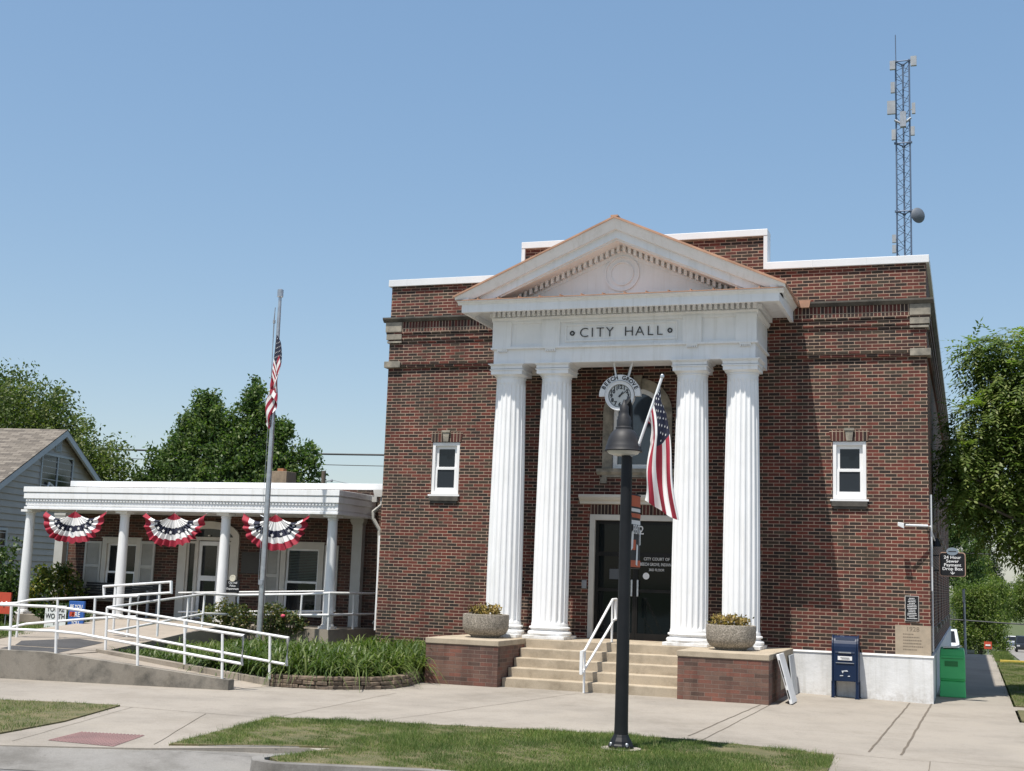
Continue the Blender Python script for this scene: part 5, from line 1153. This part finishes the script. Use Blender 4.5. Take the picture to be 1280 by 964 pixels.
b = MB(); b.lathe((-7.62,-.12,1.0), [(.01,-.03),(.045,-.01),(.05,.02),(.03,.04),(.01,.045)], 10); o = b.build('rose_bloom', simple('rose_pink', (.65,.08,.14)), None, loc=(-7.62,-.12,1.0)); tag(o,'single pink rose bloom in front of the porch slab','flower')
bush((-16.6,1.0,.5),1.0,.9,1.05,5000,.11,BUSHM,'dark green shrub in front of the grey house at the left edge',41); bush((-14.9,1.6,.5),.75,.6,.68,4200,.10,VARIEG,'yellow green variegated shrub behind the two leftmost porch columns',42)
bush((-13.6,.2,.5),.55,.4,.25,1800,.09,BUSHM,'low green shrub behind the white yard sign',43); bush((-12.95,-.2,.5),.45,.4,.22,1400,.08,BUSHM,'low dark shrub behind the blue sign',44)
bush((-15.2,-.3,.5),.7,.5,.30,2200,.09,BUSHM,'low green shrub under the red sign',45)

# ------------------------------------------------------------------ trees
def tree(loc, h, blobs, n, size, mat, label, seed, trunk=.25, asp=.5, droop=.2, cat='tree', name='tree', group=None, per=46, cl=.32, limbs=14):
    """blobs: (dx,dy,z,rx,ry,rz). leaf clusters sit mostly towards the surface of each blob"""
    rr = np.random.default_rng(seed); vol = np.array([q[3]*q[5] for q in blobs]); cs_ = []; nc = max(20, n//per)
    for i in rr.choice(len(blobs), nc, p=vol/vol.sum()):
        dx, dy, z, rx, ry, rz = blobs[i]; v = rr.normal(0,1,3); v /= np.linalg.norm(v); q = rr.uniform(.25,1.05)**.55
        cs_.append((loc[0]+dx+v[0]*rx*q, loc[1]+dy+v[1]*ry*q, loc[2]+z+v[2]*rz*q))
    cs_ = np.array(cs_); o = empty(name, loc, label, cat, group); spread = cl*rr.uniform(.55,1.3,nc)
    V, F = leaves(n, cs_, spread, size, asp, droop=droop, seed=seed); np_mesh('crown', V, F, mat, parent=o)
    b = MB(); top = max(q[2] for q in blobs); b.tube([(loc[0],loc[1],loc[2]-.1),(loc[0]+.05,loc[1],loc[2]+top*.4),(loc[0],loc[1]+.05,loc[2]+top*.62),(loc[0],loc[1],loc[2]+top*.8)],[trunk,trunk*.75,trunk*.35,trunk*.08],10)
    for k in range(limbs):
        p = cs_[int(rr.integers(nc))]; z0_ = loc[2]+max(.15*h, (p[2]-loc[2])*.55); a = Vector((loc[0],loc[1],z0_)); e = Vector(p); m_ = a.lerp(e,.5)+Vector((0,0,.12*(e-a).length))
        b.tube([a,m_,e],[trunk*.35,trunk*.2,trunk*.05],6)
    b.build('trunk', BARK, o, smooth=True); return o
def at(px, py, Y):  # only used to think in metres while designing; kept as plain numbers below
    pass
# left big tree behind the grey house
tree((-41.5,30,0),12.2,[(0,0,8.4,4.6,3.5,3.2),(3.2,0,6.9,3.2,3,2.6),(-3.4,0,8.8,4,3,3.2),(5.3,0,5.7,2.2,2,2.2),(.5,0,5.2,4.8,3.5,2.6),(6.0,0,7.6,1.3,1.3,.9),(-.5,0,11.0,2.4,2,1.3),(7.0,0,6.6,1.2,1.2,.9),(2.2,0,9.4,2.2,2,1.2)],62000,.20,LEAF_A,'broad olive green tree rising behind the grey house roof',51,.4,cl=.36,per=40)
# pair behind the annex, crowns grown together
def spires(blobs, x0, x1, env, n, seed):
    rr = random.Random(seed)
    for k in range(n): x = x0+(x1-x0)*(k+rr.uniform(.1,.9))/n; z = env(x); blobs.append((x, rr.uniform(-.4,.4), z-rr.uniform(.1,.5), rr.uniform(.22,.42), .4, rr.uniform(.5,.85)))
    return blobs
env1 = lambda x: float(np.interp(x, [-5.2,-4.4,-3.4,-2.4,-1.6,-1.0,-.3,.5,1.2], [5.8,6.7,7.6,8.9,9.9,11.2,9.6,9.0,8.2]))
env2 = lambda x: float(np.interp(x, [-2.2,-1.4,-.7,0,.7,1.4,2.2,2.7,3.3,3.9], [8.0,9.0,10.1,11.6,10.0,9.0,8.7,7.9,7.7,6.6]))
tree((-29.6,32,0),11,spires([(-1.0,0,8.6,1.0,.9,1.6),(-1.0,0,10.1,.45,.45,.9),(.3,0,8.0,1.0,.9,1.4),(-2.4,0,7.6,.8,.8,1.2),(-1.2,0,7.0,1.8,1.6,2.1),(-2.7,0,6.4,1.1,1.2,1.3),(-3.9,0,5.7,.9,.9,.8),(.4,0,6.4,1.5,1.6,2.1),(-.4,0,5.2,3.4,2,1.5)],-5.0,1.3,env1,17,5),42000,.20,LEAF_B,'dense deep green tree behind the annex roof, left of the flagpole',52,.30,cl=.23,per=62,limbs=26)
tree((-27.9,32,0),11.0,spires([(0,0,8.3,1.0,.9,1.7),(0,0,10.1,.42,.42,1.1),(-1.3,0,7.7,.9,.9,1.2),(1.1,0,7.6,.9,.9,1.3),(2.3,0,7.0,.7,.7,1.0),(-.4,0,6.8,1.5,1.5,2.1),(1.6,0,6.4,1.0,1.0,1.4),(2.8,0,5.8,.8,.8,.9),(-1.6,0,6.2,1.2,1.2,1.7),(0,0,5.2,3.1,2,1.4)],-2.2,3.8,env2,16,6),42000,.20,LEAF_B,'dense deep green tree behind the annex chimney, right of the flagpole',53,.30,cl=.23,per=62,limbs=26)
# near street tree right of the hall: drooping sprays of narrow leaflets
def ash(loc, blobs, n_spray, label, seed, mat, leaflet=.15, trunk=.2):
    rr = np.random.default_rng(seed); vol = np.array([q[3]*q[5] for q in blobs]); o = empty('ash_tree', loc, label, 'tree')
    idx = rr.choice(len(blobs), n_spray, p=vol/vol.sum()); B = np.array(blobs)[idx]; v = rr.normal(0,1,(n_spray,3)); v /= np.linalg.norm(v,axis=1)[:,None]; q = rr.uniform(.2,1.08,n_spray)**.5
    P = np.array(loc)+B[:,:3]+v*B[:,3:6]*q[:,None]
    D = v*np.array([1,1,.35])+rr.normal(0,.35,(n_spray,3)); D[:,2] -= .35; D /= np.linalg.norm(D,axis=1)[:,None]
    Vs = []; 
    side = np.cross(D, np.array([0,0,1.0])); side /= np.linalg.norm(side,axis=1)[:,None]; upv = np.cross(side, D)
    for k in range(11):
        j = k//2; t = .06+.075*j; sgn = (-1 if k % 2 else 1); base = P+D*t - np.array([0,0,1])*(t**2*.6)
        if k == 10: d_ = D*1.0
        else: d_ = D*.55+side*sgn*.85
        d_ = d_+rr.normal(0,.18,(n_spray,3)); d_[:,2] -= .28; d_ /= np.linalg.norm(d_,axis=1)[:,None]
        s_ = np.cross(d_, upv); s_ /= np.linalg.norm(s_,axis=1)[:,None]+1e-9; L = leaflet*rr.uniform(.7,1.25,(n_spray,1)); w_ = L*.19
        Vs.append(np.stack([base, base+d_*L*.4+s_*w_, base+d_*L, base+d_*L*.4-s_*w_],1))
    V = np.concatenate(Vs,0).reshape(-1,3); np_mesh('crown', V, np.arange(len(V)).reshape(-1,4), mat, parent=o)
    b = MB(); b.tube([(loc[0],loc[1],-.1),(loc[0]-.05,loc[1],2.2),(loc[0],loc[1],4.5),(loc[0]+.1,loc[1],7)],[trunk,trunk*.85,trunk*.55,trunk*.15],10)
    for k in range(26):
        e = Vector(P[int(rr.integers(n_spray))]); a = Vector((loc[0],loc[1],max(1.9,e.z*.6))); m_ = a.lerp(e,.5)+Vector((0,0,.2)); b.tube([a,m_,e],[trunk*.35,trunk*.18,.012],6)
    b.build('trunk', BARK, o, smooth=True); return o
ash((8.7,3.2,0),[(-2.2,-.1,6.95,.42,.5,.40),(-1.5,0,6.9,.75,.8,.55),(-1.2,0,6.1,1.3,1.2,.75),(-2.1,-.2,5.45,.85,.9,.5),(-2.45,-.4,4.85,.45,.7,.42),(-2.72,-.9,4.6,.28,.5,.45),(-2.72,-.9,3.95,.28,.5,.35),(-2.45,-.5,4.05,.48,.7,.42),(-2.0,-.2,4.4,.75,.9,.6),(-1.3,0,4.5,1.3,1.3,.9),(-1.6,-.1,3.35,.8,.9,.38),(-1.0,0,3.2,.8,.9,.5),(-.4,0,5.2,1.7,1.6,1.5),(.6,0,6.6,1.8,1.6,1.2),(1.2,0,4.6,1.8,1.6,1.6),(-.75,-.2,2.6,.35,.5,.45)],10500,'leafy green ash tree overhanging the side sidewalk, cut by the right edge',61,LEAF_C,.128)
# trees down the side street, on ground that falls away
BG = [((5.5,112,gd(112)),16,[(0,0,9.6,2.2,2,3.0),(-.6,0,12.5,1.8,1.6,2.4),(.5,0,6.2,2.0,1.8,2.4)],14000,.30,LEAF_B,'dark green tree behind the hall sign, leftmost of the street trees',71),
      ((8.1,165,gd(165)),18,[(0,0,8.0,2.8,2.4,2.6),(-.2,0,11.0,2.2,2,2.4),(-.3,0,14.2,1.4,1.2,2.2),(-.4,0,17,.7,.6,1.6)],15000,.30,LEAF_D,'tall dark conical tree down the side street',72),
      ((7.3,135,gd(135)),11,[(-.6,0,7.6,2.2,2,2.6),(1.0,0,6.4,1.9,1.8,2.2),(-.2,0,10.0,1.5,1.5,1.6),(.2,0,4.0,2.8,2,1.9)],22000,.26,LEAF_C,'bright green broad tree over the red sign down the side street',73),
      ((10.2,172,gd(172)),10,[(0,0,6.4,2.0,1.8,2.6),(-.9,0,4.4,1.8,1.5,2.0)],11000,.28,LEAF_C,'small bright green tree beside the dark conical one',74),
      ((15.6,205,gd(205)),14,[(0,0,9.0,2.8,2.6,3.2),(-1.9,0,6.6,2.2,2,2.4),(1.6,0,6.6,2.4,2,2.6)],16000,.34,LEAF_C,'pale green tree over the far parked cars at the right edge',75),
      ((6.9,85,gd(85)),6,[(0,0,3.6,1.3,1,1.6),(.5,0,5.0,.9,.8,.9),(-1.0,0,4.2,1.0,.8,1.5),(1.0,0,2.4,1.0,.8,1.2),(-.2,0,1.3,1.3,.9,1.1),(-1.2,0,1.6,.9,.8,1.4),(1.4,0,1.0,.8,.8,.8)],20000,.18,LEAF_C,'low green bushy tree beyond the signpost',77),
      ((13.0,420,gd(420)),20,[(-6,0,12.0,6,4,7),(4,0,12.5,6,4,7),(14,0,13,7,4,7)],16000,.6,LEAF_B,'hazy green tree closing the far end of the side street',78)]
for loc, h, bl, n_, sz, mt, lb, sd_ in BG: tree(loc, h, bl, n_, sz, mt, lb, sd_, .18, group='trees along the side street')

# ------------------------------------------------------------------ lattice mast behind the hall
TX, TY = 4.06, 25.0
tw = empty('radio_mast', (TX,TY,0), 'slim blue grey lattice radio mast with antennas behind the hall roof', 'radio mast')
legs = [(-.27,-.12),(.27,-.12),(.0,.33)]; Z1 = 22.35
for lx, ly in legs: b = MB(); b.tube([(TX+lx,TY+ly,0),(TX+lx*.92,TY+ly*.92,Z1)],.032,6); b.build('leg', TOWERM, tw)
b = MB(); z = 9.0
while z < Z1-.3:
    for i in range(3):
        a, c = legs[i], legs[(i+1)%3]; b.tube([(TX+a[0],TY+a[1],z),(TX+c[0],TY+c[1],z+.30)],.012,4,False); b.tube([(TX+c[0],TY+c[1],z+.30),(TX+a[0],TY+a[1],z+.60)],.012,4,False)
    z += .60
for z in (10.5,13.3,16.3,19.0,22.3):
    for i in range(3): a, c = legs[i], legs[(i+1)%3]; b.tube([(TX+a[0],TY+a[1],z),(TX+c[0],TY+c[1],z)],.026,5)
    for lx, ly in legs: b.box(TX+lx-.06,TX+lx+.06,TY+ly-.06,TY+ly+.06,z-.03,z+.03)
b.build('lattice', TOWERM, tw)
b = MB(); b.tube([(TX-.24,TY-.1,Z1-.3),(TX-.25,TY-.1,23.4)],.018,6); b.build('whip_antenna', TOWERM, tw)
PANEL = simple('antenna_grey', (.36,.38,.40), (.28,.30,.33), 4, .5)
for x, z, w_, h in ((-.36,22.1,.20,.34),(.42,22.2,.22,.38),(-.36,21.2,.15,.42),(-.42,20.4,.30,.52),(.40,20.3,.13,.42),(-.34,19.3,.15,.40),(.36,19.4,.14,.34),(-.36,15.2,.14,.30),(-.36,14.8,.14,.30)):
    b = MB(); b.box(TX+x-w_/2,TX+x+w_/2,TY-.30,TY-.18,z-h/2,z+h/2); b.tube([(TX+x,TY-.2,z),(TX+(.25 if x > 0 else -.25),TY-.1,z)],.02,5); b.build('panel_antenna', PANEL, tw)
b = MB(); b.tube([(TX-.3,TY-.2,19.9),(TX,TY-.2,19.7),(TX+.3,TY-.2,19.95)],.045,6); b.box(TX-.1,TX+.12,TY-.3,TY-.1,19.6,20.2); b.build('mount_frame', GALV, tw)
b = MB(); b.lathe((0,0,0), [(.01,.10),(.12,.085),(.22,.045),(.29,0),(.30,-.01),(.29,-.012),(.2,.03),(.01,.08)], 24); b.v = [(TX+.52+.80*x+.3*z, TY-.30-z*.85+.55*x, 16.05+y*1.0) for x,y,z in b.v]; b.build('dish', simple('dish_grey', (.12,.14,.17), (.10,.115,.14), 4, .6), tw, smooth=True)
b = MB(); b.tube([(TX+.26,TY-.1,16.05),(TX+.5,TY-.3,16.05)],.03,6); b.build('dish_mount', TOWERM, tw)

# ------------------------------------------------------------------ grey house at the left
G = Vector((-21.9,10,6.19)); wv = Vector((math.sin(math.radians(-12)),math.cos(math.radians(-12)),0)); uv = Vector((-wv.y,wv.x,0)); ov = -uv
hs = empty('grey_house', (-21.9,10,0), 'grey clapboard house with brown shingle gable roof beside the annex', 'house')
HD, SLH, ZEV = 4.2, .515, 6.19-.515*4.2
def hp(t, z, o_=0): return tuple(Vector((G.x,G.y,0))+wv*t+ov*o_+Vector((0,0,z)))
b = MB(); g = .20; z = 0.0      # clapboards: each a shallow wedge across the gable wall
while z < 6.1:
    z2 = min(z+g, 6.12); hw0 = HD if z < ZEV else (6.19-z)/SLH; hw1 = HD if z2 < ZEV else max(.05,(6.19-z2)/SLH)
    b.hexa([hp(-hw0,z,-.1),hp(hw0,z,-.1),hp(hw0,z,.035),hp(-hw0,z,.035)],[hp(-hw1,z2,-.1),hp(hw1,z2,-.1),hp(hw1,z2,.002),hp(-hw1,z2,.002)]); z = z2
for s in (-1,1): b.add([hp(s*HD,0,-.1),hp(s*HD,0,-11),hp(s*HD,ZEV,-11),hp(s*HD,ZEV,-.1)],[(0,1,2,3)])
b.build('wall', SIDING, hs)
b = MB()
for s in (-1,1):
    e = HD+.35; b.hexa([hp(0,6.20,.28),hp(s*e,6.20-SLH*e,.28),hp(s*e,6.20-SLH*e,-11.3),hp(0,6.20,-11.3)],[hp(0,6.30,.28),hp(s*e,6.30-SLH*e,.28),hp(s*e,6.30-SLH*e,-11.3),hp(0,6.30,-11.3)])
b.build('roof', SHINGLE, hs)
b = MB()
for s in (-1,1):
    e = HD+.36; b.hexa([hp(0,6.06,.283),hp(s*e,6.06-SLH*e,.283),hp(s*e,6.06-SLH*e,.20),hp(0,6.06,.20)],[hp(0,6.26,.283),hp(s*e,6.26-SLH*e,.283),hp(s*e,6.26-SLH*e,.20),hp(0,6.26,.20)])
b.build('barge_board', TRIMGREY, hs)
def hwin(t0,t1,z0,z1,mull=True):
    b = MB(); f_ = .07
    for a0,a1,c0,c1 in ((t0,t0+f_,z0,z1),(t1-f_,t1,z0,z1),(t0+f_,t1-f_,z1-f_,z1),(t0+f_,t1-f_,z0,z0+f_)) + ((((t0+t1)/2-.03,(t0+t1)/2+.03,z0+f_,z1-f_),) if mull else ()):
        b.hexa([hp(a0,c0,.0),hp(a1,c0,.0),hp(a1,c0,.06),hp(a0,c0,.06)],[hp(a0,c1,.0),hp(a1,c1,.0),hp(a1,c1,.06),hp(a0,c1,.06)])
    w_ = b.build('window', TRIMGREY, hs); b = MB(); b.quad(hp(t0+.05,z0+.05,.03),hp(t1-.05,z0+.05,.03),hp(t1-.05,z1-.05,.03),hp(t0+.05,z1-.05,.03)); b.build('pane', GLASS, w_)
hwin(-1.1,1.1,4.15,5.45); hwin(-4.0,-2.85,1.3,2.95)
b = MB(); b.hexa([hp(-.25,5.55,.0),hp(.16,5.55,.0),hp(.16,5.55,.05),hp(-.25,5.55,.05)],[hp(-.25,5.95,.0),hp(.16,5.95,.0),hp(.16,5.95,.05),hp(-.25,5.95,.05)])
for k in range(8): z = 5.58+k*.045; b.hexa([hp(-.2,z,.05),hp(.11,z,.05),hp(.11,z,.075),hp(-.2,z,.075)],[hp(-.2,z+.02,.05),hp(.11,z+.02,.05),hp(.11,z+.03,.055),hp(-.2,z+.03,.055)])
b.build('gable_vent', TRIMGREY, hs)
b = MB(); b.obox(hp(-.45,4.22,.12), wv*.30, ov*.10, Vector((0,0,.05))); b.tube([hp(-.75,4.2,.1),hp(-.6,4.5,.1),hp(-.35,4.42,.1),hp(0,4.25,.1)],.03,6); b.tube([hp(-.62,4.1,.1),hp(-.62,4.5,.1)],.02,6)
tag(b.build('white_chair', WHITE_METAL, None, loc=hp(-.45,4.1,.12)), 'white garden chair on the flat roof under the gable window of the grey house', 'chair')

# ------------------------------------------------------------------ wires, poles, signpost, cars
def wire(pts, r, label, sag=0):
    b = MB(); a, c = Vector(pts[0]), Vector(pts[1]); P = []
    for i in range(13): t = i/12; p = a.lerp(c,t); p.z -= sag*4*t*(1-t); P.append(p)
    b.tube(P, r, 6); o = b.build('overhead_cable', WIREM, None, loc=tuple(a)); return tag(o, label, 'cable', 'overhead cables')
wire([(-8,38,8.2),(-60,38,9.2)],.055,'thick overhead cable running left from behind the hall through the trees',.25); wire([(-8,38.5,7.6),(-60,38.5,8.9)],.022,'thin lower overhead cable seen between the trees at left',.3)
wire([(5.52,19.8,3.3),(22,24,3.4)],.02,'overhead cable leaving the side wall of the hall to the right',.1); wire([(5.2,44,1.9),(25,46,.9)],.03,'low overhead cable crossing the side street trees',.1) if False else None
wire([(-9,70,.9),(30,70,-.1)],.05,'far low cable crossing the side street in front of the trees',.3)
up = empty('utility_pole', (-17.38,20,0), 'wooden utility pole top showing above the annex roof', 'utility pole')
b = MB(); b.tube([(-17.38,20,0),(-17.38,20,5.85)],[.11,.085],10); b.build('pole', POLEW, up); b = MB(); b.tube([(-17.3,20,5.45),(-17.0,19.95,5.48)],.025,6); b.lathe((-17.0,19.95,5.42), [(.04,0),(.05,.05),(.03,.11)], 10); b.tube([(-17.0,19.95,5.5),(-12,18,4.6)],.012,5); b.build('insulator_arm', GALV, up)
sp_ = empty('signpost', (6.02,21.5,0), 'bare galvanised metal signpost behind the green box', 'signpost')
b = MB(); b.tube([(6.02,21.5,0),(5.99,21.5,2.15)],.04,8); b.build('post', GALV, sp_); b = MB(); b.box(5.95,6.03,21.42,21.46,1.7,2.12); b.build('plate_edge', GALV, sp_)
ys_ = empty('small_red_sign', (6.95,41,gd(41)), 'small square red sign with a white band on the far verge', 'sign')
b = MB(); b.box(6.78,7.12,40.97,41.0,-.52,-.18); b.build('board', SIGNRED, ys_); b = MB(); b.box(6.84,7.06,40.95,40.965,-.38,-.31); b.build('white_band', WLET, ys_); b = MB(); b.tube([(6.95,41.02,-1.7),(6.95,41.02,-.2)],.02,6); b.build('stake', GALV, ys_)
def car(loc, mat, label, suv=False):
    o = empty('parked_car', loc, label, 'car', 'cars parked along the side street'); x, y, z = loc; Hh = 1.62 if suv else 1.42
    prof = [(-2.15,.30),(-2.2,.55),(-2.1,.82),(-1.25,.92),(-.55,Hh-.04),(.2,Hh),(1.1,Hh-.05),(1.75,.98),(2.15,.9),(2.2,.5),(2.1,.28)]
    b = MB(); nP = len(prof); half = .86
    vs_ = []
    for sx, k in ((-half,.9),(-half*.97,1),(half*.97,1),(half,.9)):
        for py_, pz in prof:
            nar = 1-.14*max(0,(pz-.92)/(Hh-.92)); vs_.append((x+sx*nar, y+py_*(1 if k == 1 else .985), z+pz*(1 if k == 1 else .985)+(.0 if k == 1 else .01)))
    fs = [tuple(range(nP)), tuple(range(4*nP-1,3*nP-1,-1))]
    for s_ in range(3):
        for i in range(nP): j = (i+1) % nP; fs.append((s_*nP+i,(s_+1)*nP+i,(s_+1)*nP+j,s_*nP+j))
    b.add(vs_, fs); b.build('body', mat, o, smooth=True)
    b = MB(); t = Hh
    for sgn in (-1,1):
        xx = x+sgn*(half*.93+.004); b.add([(xx,y-.95,z+.95),(xx,y+1.45,z+.97),(xx-sgn*.06,y+1.0,z+t-.10),(xx-sgn*.06,y-.45,z+t-.10)],[(0,1,2,3)])
    b.add([(x-.70,y-1.235,z+.96),(x+.70,y-1.235,z+.96),(x+.62,y-.62,z+t-.09),(x-.62,y-.62,z+t-.09)],[(0,1,2,3)]); b.add([(x-.68,y+1.745,z+1.02),(x+.68,y+1.745,z+1.02),(x+.6,y+1.17,z+t-.10),(x-.6,y+1.17,z+t-.10)],[(0,1,2,3)])
    b.build('windows', GLASS, o)
    for sx in (-1,1):
        for yy in (-1.35,1.35):
            b = MB(); b.lathe((0,0,0), [(.20,-.1),(.31,-.1),(.33,-.06),(.33,.06),(.31,.1),(.20,.1)], 18); b.v = [(x+sx*.76+c_, y+yy+a_, z+.33+b_) for a_,b_,c_ in b.v]; wl = b.build('wheel', RUBBER, o)
            b = MB(); b.lathe((0,0,0), [(.19,-.105),(.2,-.02),(.2,.02),(.19,.105)], 14); b.v = [(x+sx*.76+c_, y+yy+a_, z+.33+b_) for a_,b_,c_ in b.v]; b.build('rim', ALU, wl)
    for sx in (-1,1):
        b = MB(); b.box(x+sx*.62-.14,x+sx*.62+.14,y-2.19,y-2.10,z+.62,z+.76); b.build('headlight', simple('lamp_lens', (.6,.6,.62), rough=.1), o)
    return o
CP = lambda n, c: simple(n, c, tuple(q*.9 for q in c), 2, .25)
for (x,y), c, lb, sv in (((11.3,118),(.02,.022,.025),'dark parked car nearest on the side street at the right edge',True),((11.7,178),(.65,.66,.68),'white parked car beside the dark one on the side street',True),((12.0,222),(.06,.14,.25),'blue parked car farther down the side street',False),((12.6,275),(.03,.09,.12),'dark teal parked car deepest in the left row',False),
                         ((17.2,335),(.7,.7,.7),'white car parked far down the side street on the right',True),((16.6,275),(.38,.03,.04),'red car parked far down the side street',False),((15.6,228),(.03,.03,.035),'dark car on the right side of the far street',False)):
    car((x,y,gd(y)+.06), CP('car_paint_'+lb.split()[0], c), lb, sv)
c_ = car((4.75,50,gd(50)), CP('car_paint_silver', (.6,.62,.64)), 'white car parked behind the hall, half hidden by the green box', True)
